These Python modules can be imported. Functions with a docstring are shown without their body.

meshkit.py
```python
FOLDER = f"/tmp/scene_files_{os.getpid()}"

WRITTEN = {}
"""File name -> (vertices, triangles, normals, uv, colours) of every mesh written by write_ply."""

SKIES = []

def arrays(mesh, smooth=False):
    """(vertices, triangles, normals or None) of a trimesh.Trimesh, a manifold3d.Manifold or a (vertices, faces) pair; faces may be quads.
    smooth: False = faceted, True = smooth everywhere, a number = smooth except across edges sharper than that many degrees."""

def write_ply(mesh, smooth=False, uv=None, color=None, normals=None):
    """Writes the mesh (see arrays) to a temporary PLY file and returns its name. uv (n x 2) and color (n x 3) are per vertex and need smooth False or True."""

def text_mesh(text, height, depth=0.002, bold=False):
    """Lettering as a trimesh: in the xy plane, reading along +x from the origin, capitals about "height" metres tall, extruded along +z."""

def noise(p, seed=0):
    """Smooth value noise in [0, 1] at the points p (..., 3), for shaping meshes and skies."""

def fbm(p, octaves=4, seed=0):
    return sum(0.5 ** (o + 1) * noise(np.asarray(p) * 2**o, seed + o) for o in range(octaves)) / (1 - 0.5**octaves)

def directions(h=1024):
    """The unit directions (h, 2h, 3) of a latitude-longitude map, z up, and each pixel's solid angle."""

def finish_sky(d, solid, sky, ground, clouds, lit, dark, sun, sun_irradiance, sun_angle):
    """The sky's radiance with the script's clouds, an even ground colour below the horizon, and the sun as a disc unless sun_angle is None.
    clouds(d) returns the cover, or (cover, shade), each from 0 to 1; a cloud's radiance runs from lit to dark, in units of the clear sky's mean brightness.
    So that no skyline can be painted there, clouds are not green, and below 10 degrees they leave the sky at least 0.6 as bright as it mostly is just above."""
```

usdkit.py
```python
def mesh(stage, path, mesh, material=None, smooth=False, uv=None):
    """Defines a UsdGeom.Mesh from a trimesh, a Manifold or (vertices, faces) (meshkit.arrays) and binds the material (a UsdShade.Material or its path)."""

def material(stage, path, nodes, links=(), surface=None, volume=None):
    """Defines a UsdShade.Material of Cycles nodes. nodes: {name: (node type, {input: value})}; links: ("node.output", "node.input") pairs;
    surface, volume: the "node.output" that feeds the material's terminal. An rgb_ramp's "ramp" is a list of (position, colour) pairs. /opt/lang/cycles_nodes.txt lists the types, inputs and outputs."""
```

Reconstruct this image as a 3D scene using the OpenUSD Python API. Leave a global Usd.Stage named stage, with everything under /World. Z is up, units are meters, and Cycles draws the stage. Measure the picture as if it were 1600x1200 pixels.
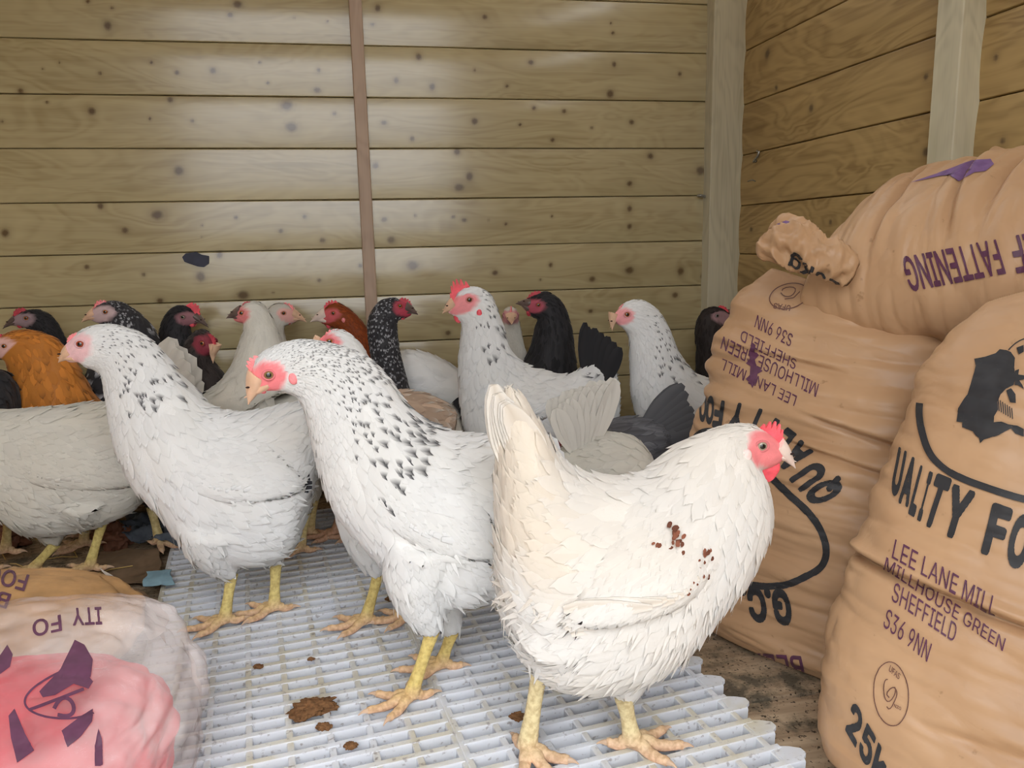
import math
import numpy as np
import trimesh
import shapely
from shapely.geometry import Polygon
from scipy.spatial import cKDTree
from scipy.interpolate import CubicSpline, PchipInterpolator
import manifold3d
from pxr import Usd, UsdGeom, UsdLux, UsdShade, Sdf, Gf, Vt
import usdkit
import meshkit

stage = Usd.Stage.CreateInMemory()
UsdGeom.SetStageUpAxis(stage, 'Z')
UsdGeom.SetStageMetersPerUnit(stage, 1.0)
WORLD = UsdGeom.Xform.Define(stage, '/World')
stage.SetDefaultPrim(WORLD.GetPrim())
UsdGeom.Scope.Define(stage, '/World/Looks')

# ---------------------------------------------------------------- camera, sky, exposure
F = 1217.0                                    # focal length in pixels of the 1600 x 1200 frame
CAM = np.array([0.0, 0.0, 0.65])
RX = np.array([0.98247941, 0.05395058, -0.17839156])
RY = np.array([-0.18516929, 0.17404324, -0.9671718])
RZ = np.array([-0.02113163, 0.98325901, 0.18098389])
ROT = np.array([RX, RY, RZ])                  # world = ROT @ camera
cam = UsdGeom.Camera.Define(stage, '/World/camera')
cam.CreateHorizontalApertureAttr(36.0)
cam.CreateVerticalApertureAttr(27.0)
cam.CreateFocalLengthAttr(36.0 * F / 1600.0)
cam.CreateClippingRangeAttr(Gf.Vec2f(0.02, 100.0))
EXPOSURE = 0.28
cam.CreateExposureAttr(EXPOSURE)
M4 = np.eye(4)
M4[:3, :3] = ROT.T
M4[3, :3] = CAM
cam.AddTransformOp().Set(Gf.Matrix4d(M4.tolist()))

dome = UsdLux.DomeLight.Define(stage, '/World/sky')
dome.CreateIntensityAttr(1.0)
usdkit.material(stage, '/World/Looks/overcast_sky', {
    'tc': ('texture_coordinate', {}),
    'sep': ('separate_xyz', {}),
    'ramp': ('rgb_ramp', {'ramp': [(0.0, (0.62, 0.63, 0.65)), (0.12, (0.72, 0.735, 0.755)), (0.45, (1.2, 1.22, 1.26)), (1.0, (1.75, 1.78, 1.83))]}),
    'cl': ('noise_texture', {'scale': 2.0, 'detail': 4.0}),
    'clr': ('rgb_ramp', {'ramp': [(0.3, (0.85, 0.85, 0.86)), (0.7, (1.1, 1.1, 1.09))]}),
    'mul': ('mix', {'mix_type': 'multiply', 'fac': 1.0}),
    'bg': ('background_shader', {'strength': 3.0})},
    [('tc.generated', 'sep.vector'), ('sep.z', 'ramp.fac'), ('tc.generated', 'cl.vector'), ('cl.fac', 'clr.fac'),
     ('ramp.color', 'mul.color1'), ('clr.color', 'mul.color2'), ('mul.color', 'bg.color')], surface='bg.background')
UsdShade.MaterialBindingAPI.Apply(dome.GetPrim()).Bind(UsdShade.Material.Get(stage, '/World/Looks/overcast_sky'))


# ---------------------------------------------------------------- helpers
def ray(px, py):
    v = np.array([(px - 800.0) / F, -(py - 600.0) / F, -1.0])
    return ROT @ (v / np.linalg.norm(v))


def on_plane(px, py, point, normal):
    r = ray(px, py)
    t = np.dot(np.asarray(point) - CAM, normal) / np.dot(r, normal)
    return CAM + r * t


def on_floor(px, py, z=0.0):
    return on_plane(px, py, (0, 0, z), (0, 0, 1.0))


_used = {}


def numbered(path):
    n = _used.get(path, 0)
    _used[path] = n + 1
    return path if n == 0 else f'{path}_{n:03d}'


def thing(name, label, cat, loc=(0, 0, 0), rotz=0.0, group=None, kind=None):
    x = UsdGeom.Xform.Define(stage, numbered('/World/' + name))
    x.AddTranslateOp().Set(Gf.Vec3d(*map(float, loc)))
    x.AddRotateZOp().Set(float(rotz))
    tag(x.GetPrim(), label, cat, group, kind)
    return x.GetPrim()


def tag(p, label=None, cat=None, group=None, kind=None):
    for k, v in (('label', label), ('category', cat), ('group', group), ('kind', kind)):
        if v:
            p.SetCustomDataByKey(k, v)


def obj(name, mesh, mat, parent=None, smooth=35, label=None, kind=None, **attrs):
    """ONE Mesh prim; attrs are per-vertex colours/vectors (need smooth True or False)."""
    base = '/World' if parent is None else str(parent.GetPath())
    m = usdkit.mesh(stage, numbered(base + '/' + name), mesh, LOOK[mat] if isinstance(mat, str) else mat, smooth=smooth)
    for k, v in attrs.items():
        if k == 'normals':
            m.GetNormalsAttr().Set(Vt.Vec3fArray.FromNumpy(np.asarray(v, np.float32)))
            m.SetNormalsInterpolation('vertex')
        else:
            UsdGeom.PrimvarsAPI(m).CreatePrimvar(k, Sdf.ValueTypeNames.Color3fArray, 'vertex').Set(Vt.Vec3fArray.FromNumpy(np.asarray(v, np.float32)))
    if label or kind:
        tag(m.GetPrim(), label, None, None, kind)
    return m.GetPrim()


def srgb(r, g, b):
    c = np.array([r, g, b], float) / 255.0
    return np.where(c <= 0.04045, c / 12.92, ((c + 0.055) / 1.055) ** 2.4)


def box(x0, x1, y0, y1, z0, z1, bevel=0.0):
    if bevel <= 0:
        m = trimesh.creation.box(extents=(x1 - x0, y1 - y0, z1 - z0))
        m.apply_translation(((x0 + x1) / 2, (y0 + y1) / 2, (z0 + z1) / 2))
        return m
    pts = []
    for sx in (0, 1):
        for sy in (0, 1):
            for sz in (0, 1):
                c = np.array([(x0, x1)[sx], (y0, y1)[sy], (z0, z1)[sz]])
                for k in range(3):
                    p = c.copy()
                    for q in range(3):
                        if q != k:
                            p[q] += (bevel if (sx, sy, sz)[q] == 0 else -bevel)
                    pts.append(p)
    return trimesh.convex.convex_hull(np.array(pts))


def tube(path, radii, n=10, closed_ends=True):
    """Swept tube along path (k,3) with radii (k,)."""
    path = np.asarray(path, float)
    k = len(path)
    radii = np.broadcast_to(np.asarray(radii, float), (k,))
    tan = np.gradient(path, axis=0)
    tan /= np.linalg.norm(tan, axis=1, keepdims=True)
    up = np.array([0.13, 0.27, 0.95])
    if abs(tan[0] @ up) > 0.9:
        up = np.array([0.95, 0.2, 0.1])
    a = np.cross(tan[0], up)
    a /= np.linalg.norm(a)
    rings = []
    for i in range(k):
        a = a - tan[i] * (a @ tan[i])
        a /= np.linalg.norm(a)
        b = np.cross(tan[i], a)
        th = np.arange(n) * 2 * np.pi / n
        rings.append(path[i] + radii[i] * (np.outer(np.cos(th), a) + np.outer(np.sin(th), b)))
    v = np.vstack(rings + [path[:1], path[-1:]])
    f = []
    for i in range(k - 1):
        for j in range(n):
            p, q = i * n + j, i * n + (j + 1) % n
            f += [(p, q, q + n), (p, q + n, p + n)]
    e0, e1 = k * n, k * n + 1
    for j in range(n):
        f += [(e0, (j + 1) % n, j), (e1, (k - 1) * n + j, (k - 1) * n + (j + 1) % n)]
    return trimesh.Trimesh(v, np.array(f), process=False)


def join(*ms):
    ms = [m for m in ms if m is not None]
    return trimesh.util.concatenate(ms) if len(ms) > 1 else ms[0]


def manifold(m):
    return manifold3d.Manifold(manifold3d.Mesh(np.asarray(m.vertices, np.float32), np.asarray(m.faces, np.uint32)))


def from_manifold(mm):
    q = mm.to_mesh()
    return trimesh.Trimesh(np.array(q.vert_properties[:, :3], float), np.array(q.tri_verts), process=False)


def ellipsoid(c, r, sub=3):
    s = trimesh.creation.icosphere(subdivisions=sub)
    s.vertices = s.vertices * np.asarray(r) + np.asarray(c)
    return s


# ---------------------------------------------------------------- materials
LOOK = {}


def look(name, nodes, links=(), surface=None):
    LOOK[name] = usdkit.material(stage, '/World/Looks/' + name, nodes, links, surface=surface)


def plain(name, col, rough=0.6, spec=0.4, var=0.12, scale=30.0, bump=0.0, bscale=120.0, **kw):
    """Principled with a soft mottling of its base colour and an optional fine bump."""
    c = np.asarray(col, float)
    nodes = {'geo': ('geometry', {}), 'n': ('noise_texture', {'scale': scale, 'detail': 4.0}),
             'r': ('rgb_ramp', {'ramp': [(0.3, tuple(c * (1 - var))), (0.7, tuple(np.minimum(c * (1 + var), 1)))]}),
             'p': ('principled_bsdf', {'roughness': rough, 'specular_ior_level': spec, **kw})}
    links = [('geo.position', 'n.vector'), ('n.fac', 'r.fac'), ('r.color', 'p.base_color')]
    if bump:
        nodes['n2'] = ('noise_texture', {'scale': bscale, 'detail': 3.0})
        nodes['b'] = ('bump', {'strength': bump, 'distance': 0.002})
        links += [('geo.position', 'n2.vector'), ('n2.fac', 'b.height'), ('b.normal', 'p.normal')]
    look(name, nodes, links, 'p.BSDF')


def wood(name, dark, light, gloss, coat=0.0, contrast=1.0):
    """Planed softwood: the mesh primvar g holds (distance along the board, warped distance across it, nearness to a knot)."""
    d, l = np.asarray(dark, float), np.asarray(light, float)
    k = (0.085, 0.048, 0.020)
    look(name, {
        'a': ('attribute', {'attribute': 'g'}), 'sep': ('separate_xyz', {}),
        'v1': ('vector_math', {'math_type': 'multiply', 'vector2': (1.6, 75.0, 0.0)}),
        'n1': ('noise_texture', {'scale': 1.0, 'detail': 5.0, 'roughness': 0.6, 'distortion': 0.3}),
        'v2': ('vector_math', {'math_type': 'multiply', 'vector2': (2.2, 9.0, 0.0)}),
        'n2': ('noise_texture', {'scale': 1.0, 'detail': 3.0, 'distortion': 0.8}),
        'wv': ('math', {'math_type': 'multiply', 'value2': 70.0}),
        'ws': ('math', {'math_type': 'sine'}),
        'wm': ('math', {'math_type': 'multiply_add', 'value2': 0.07 * contrast, 'value3': 0.0}),
        'add': ('math', {'math_type': 'add'}),
        'mixn': ('mix_float', {'fac': 0.45}),
        'r': ('rgb_ramp', {'ramp': [(0.25, tuple(d)), (0.5, tuple(d * 0.35 + l * 0.65)), (0.75, tuple(l))]}),
        'kr': ('rgb_ramp', {'ramp': [(0.0, (0.95, 0.95, 0.95)), (0.16, (0.9, 0.9, 0.9)), (0.26, (0.55, 0.55, 0.55)), (0.36, (0.22, 0.22, 0.22)), (0.55, (0.07, 0.07, 0.07)), (0.8, (0, 0, 0))]}),
        'kd': ('mix', {'color2': k}),
        'sm': ('noise_texture', {'scale': 1.0, 'detail': 2.0}),
        'v3': ('vector_math', {'math_type': 'multiply', 'vector2': (7.0, 30.0, 0.0)}),
        'smr': ('rgb_ramp', {'ramp': [(0.60, (0, 0, 0)), (0.85, (0.4, 0.4, 0.4))]}),
        'gr': ('mix', {'color2': tuple(l * np.array([0.62, 0.62, 0.5]))}),
        'b': ('bump', {'strength': 0.05, 'distance': 0.002}),
        'p': ('principled_bsdf', {'roughness': gloss, 'specular_ior_level': 0.6, 'coat_weight': coat, 'coat_roughness': 0.16})},
        [('a.vector', 'sep.vector'), ('a.vector', 'v1.vector1'), ('v1.vector', 'n1.vector'), ('a.vector', 'v2.vector1'), ('v2.vector', 'n2.vector'),
         ('n2.fac', 'wv.value1'), ('wv.value', 'ws.value1'), ('ws.value', 'wm.value1'),
         ('n1.fac', 'mixn.a'), ('n2.fac', 'mixn.b'), ('mixn.result', 'add.value1'), ('wm.value', 'add.value2'), ('add.value', 'r.fac'),
         ('a.vector', 'v3.vector1'), ('v3.vector', 'sm.vector'), ('sm.fac', 'smr.fac'), ('smr.color', 'gr.fac'), ('r.color', 'gr.color1'),
         ('sep.z', 'kr.fac'), ('kr.color', 'kd.fac'), ('gr.color', 'kd.color1'), ('kd.color', 'p.base_color'),
         ('n1.fac', 'b.height'), ('b.normal', 'p.normal')], 'p.BSDF')


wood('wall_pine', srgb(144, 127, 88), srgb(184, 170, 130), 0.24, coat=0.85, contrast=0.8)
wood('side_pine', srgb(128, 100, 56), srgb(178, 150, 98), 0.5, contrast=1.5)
wood('batten_pine', srgb(150, 124, 102), srgb(178, 152, 128), 0.5)
wood('post_pine', srgb(166, 158, 132), srgb(204, 196, 168), 0.45)
# ---------------------------------------------------------------- the shed: floor, walls, posts, ceiling
XR, YB, XL, YF, ZC = 1.035, 2.10, -1.75, -0.40, 1.95     # right wall, back wall, left wall, open front, ceiling
rng = np.random.default_rng(7)

look('floor_boards', {
    'geo': ('geometry', {}), 'v': ('vector_math', {'math_type': 'multiply', 'vector2': (3.0, 40.0, 1.0)}),
    'n': ('noise_texture', {'scale': 1.5, 'detail': 5.0}),
    'r': ('rgb_ramp', {'ramp': [(0.3, tuple(srgb(140, 118, 94))), (0.7, tuple(srgb(190, 168, 140)))]}),
    'd': ('noise_texture', {'scale': 13.0, 'detail': 6.0, 'roughness': 0.7}),
    'dr': ('rgb_ramp', {'ramp': [(0.47, (0, 0, 0)), (0.62, (1, 1, 1))]}),
    'mix': ('mix', {'color2': tuple(srgb(88, 80, 66))}),
    's': ('noise_texture', {'scale': 170.0, 'detail': 3.0}),
    'sr': ('rgb_ramp', {'ramp': [(0.6, (0, 0, 0)), (0.68, (1, 1, 1))]}),
    'mix2': ('mix', {'color2': tuple(srgb(60, 50, 38))}),
    'b': ('bump', {'strength': 0.5, 'distance': 0.003}),
    'p': ('principled_bsdf', {'roughness': 0.75, 'specular_ior_level': 0.25})},
    [('geo.position', 'v.vector1'), ('v.vector', 'n.vector'), ('n.fac', 'r.fac'), ('geo.position', 'd.vector'), ('d.fac', 'dr.fac'),
     ('dr.color', 'mix.fac'), ('r.color', 'mix.color1'), ('geo.position', 's.vector'), ('s.fac', 'sr.fac'), ('sr.color', 'mix2.fac'),
     ('mix.color', 'mix2.color1'), ('mix2.color', 'p.base_color'), ('d.fac', 'b.height'), ('b.normal', 'p.normal')], 'p.BSDF')

floor = thing('floor', 'dirty grey-brown boarded shed floor under the hens', None, kind='structure')
edges = np.arange(YF, YB + 0.19, 0.19)
for i, y0 in enumerate(edges[:-1]):
    dz = float(rng.uniform(-0.0025, 0.0))
    obj('floorboard', box(XL, XR, y0 + 0.0015, min(edges[i + 1], YB + 0.05) - 0.0015, -0.022 + dz, dz, 0.002), 'floor_boards', floor)
plain('outside_ground', srgb(112, 106, 92), 0.95, 0.1)
tag(obj('ground', box(-9, 9, -12, YF, -0.35, -0.25), 'outside_ground', smooth=False), 'plain ground outside the open front', None, kind='structure')

# knots seen on the back wall: pixel x, pixel y, radius in pixels
KNOTS = '''371 7 6,176 13 2.5,138 3 3,169 41 7,360 24 4,512 34 2,460 29 2,237 98 3,277 114 4,333 111 6,157 115 3,68 108 2,94 98 2,498 110 4,496 141 5,
419 130 3,406 98 3,144 174 6,74 160 2.5,4 190 2.5,235 186 3,301 189 3.5,448 165 9,456 199 9,523 178 4,266 156 5,32 142 4,280 267 8,246 336 8,9 364 7,
196 360 5,316 352 2.5,316 370 2,369 340 4,476 339 4,439 361 4,504 376 5,157 322 6,136 417 4,225 429 3.5,314 432 9,563 415 4,499 438 4,343 398 7,
590 13 6,582 39 3,757 27 4,954 37 2.5,957 52 3,654 89 6,619 126 5,675 136 6.5,741 110 3,829 98 4.5,792 135 3,959 101 5,953 147 7,1061 116 4,600 192 4.5,
741 190 6,644 217 4.5,812 195 3,863 219 4,881 174 4,986 191 5,834 169 4,924 200 3,587 259 6,733 276 8,717 293 7,1016 244 5.5,983 287 5,1094 267 8,714 237 6,
600 343 5,649 337 3.5,725 344 4,708 339 3.5,763 344 2.5,790 350 3,611 375 7,983 326 6,983 354 5.5,862 338 3,645 415 9,773 426 5,860 414 5,983 422 7,
1063 424 7,925 436 5.5,1098 431 6,844 437 2.5,922 486 4,1054 461 5,427 457 2,380 461 8,60 500 5,250 470 5,700 520 5'''
SIDE_KNOTS = '1201 84 8,1270 169 7,1450 120 5,1176 358 4,1300 347 5,1450 238 8,1214 137 4,1560 90 5,1570 220 5'


def knot_list(text, point, normal, ax):
    out = []
    for s in text.replace('\n', '').split(','):
        px, py, r = map(float, s.split())
        p = on_plane(px, py, point, normal)
        d = np.linalg.norm(p - CAM)
        out.append((p[ax], p[2], r * d / F * 0.95))
    return np.array(out)


plain('roof_board', srgb(165, 140, 100), 0.7)
plain('inner_front', srgb(150, 126, 88), 0.7)


def plank(a0, a1, z0, z1, place, knots, fine, bow=0.004, thick=0.012, seed=0):
    """A shiplap board: bowed face, chamfered lower and upper edge. place(a, b, depth) -> xyz. Returns mesh and its g primvar."""
    rg = np.random.default_rng(seed)
    nb = 30 if fine else 8
    na = max(2, int((a1 - a0) / (0.0055 if fine else 0.08)))
    t = np.concatenate([[0, 0.006], np.linspace(0.02, 0.98, nb - 4), [0.994, 1.0]])
    b = z0 + 0.0006 + (z1 - z0 - 0.0012) * t
    dep = bow * (1 - (2 * t - 1) ** 2)
    dep[0] -= 0.006
    dep[-1] -= 0.006
    prof_b = np.concatenate([[b[0]], b, [b[-1]]])
    prof_d = np.concatenate([[-thick], dep, [-thick]])
    n = len(prof_b)
    aa = np.linspace(a0, a1, na + 1)
    A, B = np.meshgrid(aa, prof_b, indexing='ij')
    D = np.broadcast_to(prof_d, A.shape).copy()
    D[:, 1:-1] += 0.0014 * (meshkit.noise(np.stack([A[:, 1:-1] * 1.3, B[:, 1:-1] * 3, A[:, 1:-1] * 0 + seed], -1), seed) - 0.5)
    wav = 0.0016 * (meshkit.noise(np.stack([aa * 5, aa * 0 + seed * 1.7, aa * 0], -1), seed + 5) - 0.5)
    B = B + wav[:, None] * ((B - z0) / (z1 - z0)) ** 3
    warp, near = B.copy() * 1.0, np.full(A.shape, 3.0)
    for ka, kb, kr in knots:
        if a0 - 0.05 < ka < a1 + 0.05 and z0 - 0.01 < kb < z1 + 0.01:
            el = rg.uniform(0.8, 1.3)
            da, db = A - ka, B - kb
            r = np.sqrt((da / el) ** 2 + db ** 2) + 0.25 * kr * (meshkit.noise(np.stack([A * 160, B * 160, A * 0 + ka], -1), 3) - 0.5)
            near = np.minimum(near, r / kr)
            s = 2.2 * kr
            warp = warp - db * 0.75 * np.exp(-(da / (3.2 * s)) ** 2 - (db / (1.2 * s)) ** 2)
    g = np.stack([A + rg.uniform(0, 50), warp + rg.uniform(0, 50), near / 3.0], -1).reshape(-1, 3)
    v = place(A.ravel(), B.ravel(), D.ravel())
    f = []
    i, j = np.meshgrid(np.arange(na), np.arange(n - 1), indexing='ij')
    p = (i * n + j).ravel()
    f = np.vstack([np.stack([p, p + n, p + n + 1], 1), np.stack([p, p + n + 1, p + 1], 1)])
    bk = np.arange(na) * n
    f = np.vstack([f, np.stack([bk + n - 1, bk + 2 * n - 1, bk + n], 1), np.stack([bk + n - 1, bk + n, bk], 1)])
    cap = [(0, k, k + 1) for k in range(1, n - 1)] + [(na * n, na * n + k + 1, na * n + k) for k in range(1, n - 1)]
    f = np.vstack([f, np.array(cap)])
    m = trimesh.Trimesh(v, f, process=False)
    return m, g


def place_back(a, b, d):
    return np.stack([a, YB - d, b], 1)


def place_right(a, b, d):
    return np.stack([XR - d, a, b], 1)


def place_left(a, b, d):
    return np.stack([XL + d, a, b], 1)


def normals_of(m):
    return meshkit.arrays(m, True)[2]


def wall(name, label, place, a0, a1, lines, knots, mat, fine_z, flip=False, seed=0, bow=0.004):
    w = thing(name, label, None, kind='structure')
    for i in range(len(lines) - 1):
        fine = lines[i + 1] > fine_z[0] and lines[i] < fine_z[1]
        m, g = plank(a0, a1, lines[i], lines[i + 1], place, knots, fine, seed=seed + i, bow=bow)
        if flip:
            m.invert()
        obj('plank', m, mat, w, smooth=True, g=g)
    z0, z1 = float(lines[0]), float(lines[-1])
    c = place(np.array([a0, a1]), np.array([z0, z1]), np.array([-0.024, -0.0125]))
    lo, hi = c.min(0), c.max(0)
    obj('sheathing', box(lo[0], hi[0], lo[1], hi[1], lo[2], hi[2]), 'roof_board', w, smooth=False)
    return w


zb = [0.65 + z for z in (0.4870, 0.3636, 0.2396, 0.1127, -0.0117, -0.1365)]
back_lines = sorted([0.0] + zb + [zb[0] + 0.1243 * k for k in range(1, 6)] + [zb[-1] - 0.1245 * k for k in range(1, 4)] + [zb[-1] - 0.1245 * 3 - 0.1245])
back_lines = [z for z in back_lines if z >= 0]
kb = knot_list(KNOTS, (0, YB, 0), (0, 1, 0), 0)
wall_back = wall('wall_back', 'back wall of horizontal knotty pine shiplap boards', place_back, XL, XR + 0.01, back_lines, kb, 'wall_pine', (0.3, 1.3), seed=11)
zr = [0.65 + z for z in (0.4856, 0.3475, 0.2157, 0.0811, -0.05)]
right_lines = sorted(zr + [zr[0] + 0.133 * k for k in range(1, 6)] + [zr[-1] - 0.133 * k for k in range(1, 5)] + [0.0])
ks = knot_list(SIDE_KNOTS, (XR, 0, 0), (1, 0, 0), 1)
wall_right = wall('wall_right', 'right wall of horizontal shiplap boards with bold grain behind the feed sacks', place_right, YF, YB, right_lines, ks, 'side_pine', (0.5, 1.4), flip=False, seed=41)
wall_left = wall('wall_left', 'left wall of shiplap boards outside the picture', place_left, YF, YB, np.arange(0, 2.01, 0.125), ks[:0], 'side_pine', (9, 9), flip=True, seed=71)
ceiling = thing('ceiling', 'plain boarded shed ceiling above the picture', None, kind='structure')
for i in range(10):
    obj('roof_plank', box(XL, XR, YF + 0.2525 * i + 0.002, YF + 0.2525 * (i + 1) - 0.002, ZC, ZC + 0.018), 'roof_board', ceiling, smooth=False)


def post(name, label, x0, x1, y0, y1, z0, z1, mat, axis, seed):
    """A planed upright: closed prism with rounded arrises and the grain running up it."""
    r = 0.003
    cs = Polygon([(x0, y0), (x1, y0), (x1, y1), (x0, y1)]).buffer(-r).buffer(r, quad_segs=3)
    ring = np.array(cs.exterior.coords)[:-1]
    zs = np.linspace(z0, z1, 40)
    n = len(ring)
    v = np.vstack([np.c_[ring, np.full(n, z)] for z in zs])
    f = []
    for i in range(len(zs) - 1):
        for j in range(n):
            p, q = i * n + j, i * n + (j + 1) % n
            f += [(p, q, q + n), (p, q + n, p + n)]
    e = (len(zs) - 1) * n
    f += [(0, k + 1, k) for k in range(1, n - 1)] + [(e, e + k, e + k + 1) for k in range(1, n - 1)]
    m = trimesh.Trimesh(v, np.array(f), process=False)
    if m.volume < 0:
        m.invert()
    g = np.c_[v[:, 2] + seed * 3.1, v[:, 0] + 0.6 * v[:, 1] + seed, np.full(len(v), 1.0)]
    mesh = trimesh.Trimesh(m.vertices, m.faces, process=False)
    p = obj(name, mesh, mat, smooth=True, g=g)
    tag(p, label, None, kind='structure')


# uprights nailed over the boards, placed from the photograph
def wx(px, py, y=YB):
    return float(on_plane(px, py, (0, y, 0), (0, 1, 0))[0])


def ry(px, py, x=XR):
    return float(on_plane(px, py, (x, 0, 0), (1, 0, 0))[1])


post('trim_1', 'thin reddish-brown upright batten down the middle of the back wall', wx(557, 230, YB - .02), wx(577, 230, YB - .02), YB - 0.022, YB + 0.002, 0.0, ZC, 'batten_pine', 0, 1)
post('trim_2', 'pale corner post where the back wall meets the right wall', wx(1111, 230, YB - .045), XR + 0.002, YB - 0.045, YB + 0.002, 0.0, ZC, 'post_pine', 0, 2)
y_near = ry(1500, 130, XR - 0.04)
post('trim_3', 'pale upright post on the right wall behind the feed sacks', XR - 0.045, XR + 0.002, y_near, y_near + 0.062, 0.0, ZC, 'post_pine', 1, 3)

# the front wall with the open doorway the picture is taken from
DOOR = (-0.95, 0.55)
wall_front = thing('wall_front', 'front wall of boards on either side of the open doorway, behind the camera', None, kind='structure')
for i in range(16):
    z0 = 0.125 * i
    obj('plank', box(XL, DOOR[0], YF - .018, YF, z0 + .001, z0 + .124, .002), 'inner_front', wall_front, smooth=False)
    obj('plank', box(DOOR[1], XR, YF - .018, YF, z0 + .001, z0 + .124, .002), 'inner_front', wall_front, smooth=False)
for x in DOOR:
    obj('door_jamb', box(x - .022, x + .022, YF - .022, YF + .022, 0, ZC, .003), 'inner_front', wall_front, smooth=False)
# ---------------------------------------------------------------- white plastic slatted floor
look('slat_plastic', {
    'geo': ('geometry', {}), 'sep': ('separate_xyz', {}),
    'n': ('noise_texture', {'scale': 9.0, 'detail': 6.0, 'roughness': 0.65}),
    'r': ('rgb_ramp', {'ramp': [(0.40, (0.05, 0.05, 0.05)), (0.60, (0.85, 0.85, 0.85))]}),
    'up': ('separate_xyz', {}), 'upr': ('map_range', {'from_min': 0.3, 'from_max': 0.9, 'to_min': 0.12, 'to_max': 1.0, 'clamp': True}),
    'mm': ('math', {'math_type': 'multiply'}),
    'f': ('noise_texture', {'scale': 130.0, 'detail': 4.0}),
    'fr': ('rgb_ramp', {'ramp': [(0.60, (0, 0, 0)), (0.70, (0.8, 0.8, 0.8))]}),
    'c1': ('mix', {'color1': (0.74, 0.75, 0.77), 'color2': tuple(srgb(196, 184, 150))}),
    'c2': ('mix', {'color2': tuple(srgb(96, 74, 48))}),
    'p': ('principled_bsdf', {'roughness': 0.38, 'specular_ior_level': 0.45}),
    't': ('translucent_bsdf', {'color': (0.72, 0.76, 0.84)}), 'm': ('mix_closure', {'fac': 0.42})},
    [('geo.position', 'n.vector'), ('n.fac', 'r.fac'), ('geo.normal', 'up.vector'), ('up.z', 'upr.value'), ('r.color', 'mm.value1'), ('upr.result', 'mm.value2'),
     ('mm.value', 'c1.fac'), ('geo.position', 'f.vector'), ('f.fac', 'fr.fac'), ('fr.color', 'c2.fac'), ('c1.color', 'c2.color1'), ('c2.color', 'p.base_color'),
     ('p.BSDF', 'm.closure1'), ('t.BSDF', 'm.closure2')], 'm.closure')

gdir = ray(381, 386)
gang = math.atan2(gdir[1], gdir[0])
GV = np.array([math.cos(gang), math.sin(gang)])           # along the cross ribs, away from the camera
GU = np.array([GV[1], -GV[0]])                            # along the slats, to the right


def uv_of(px, py):
    p = on_floor(px, py, 0.03)
    return float(p[:2] @ GU), float(p[:2] @ GV)


u_right = (uv_of(1125, 1065)[0] + uv_of(1210, 1150)[0]) / 2 - 0.022
u_left = (uv_of(258, 880)[0] + uv_of(250, 960)[0]) / 2
u_mid = u_left + (u_right - u_left) * 0.53
PITCH_V, V0, V1 = 0.0285, 0.46, 1.86


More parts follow.
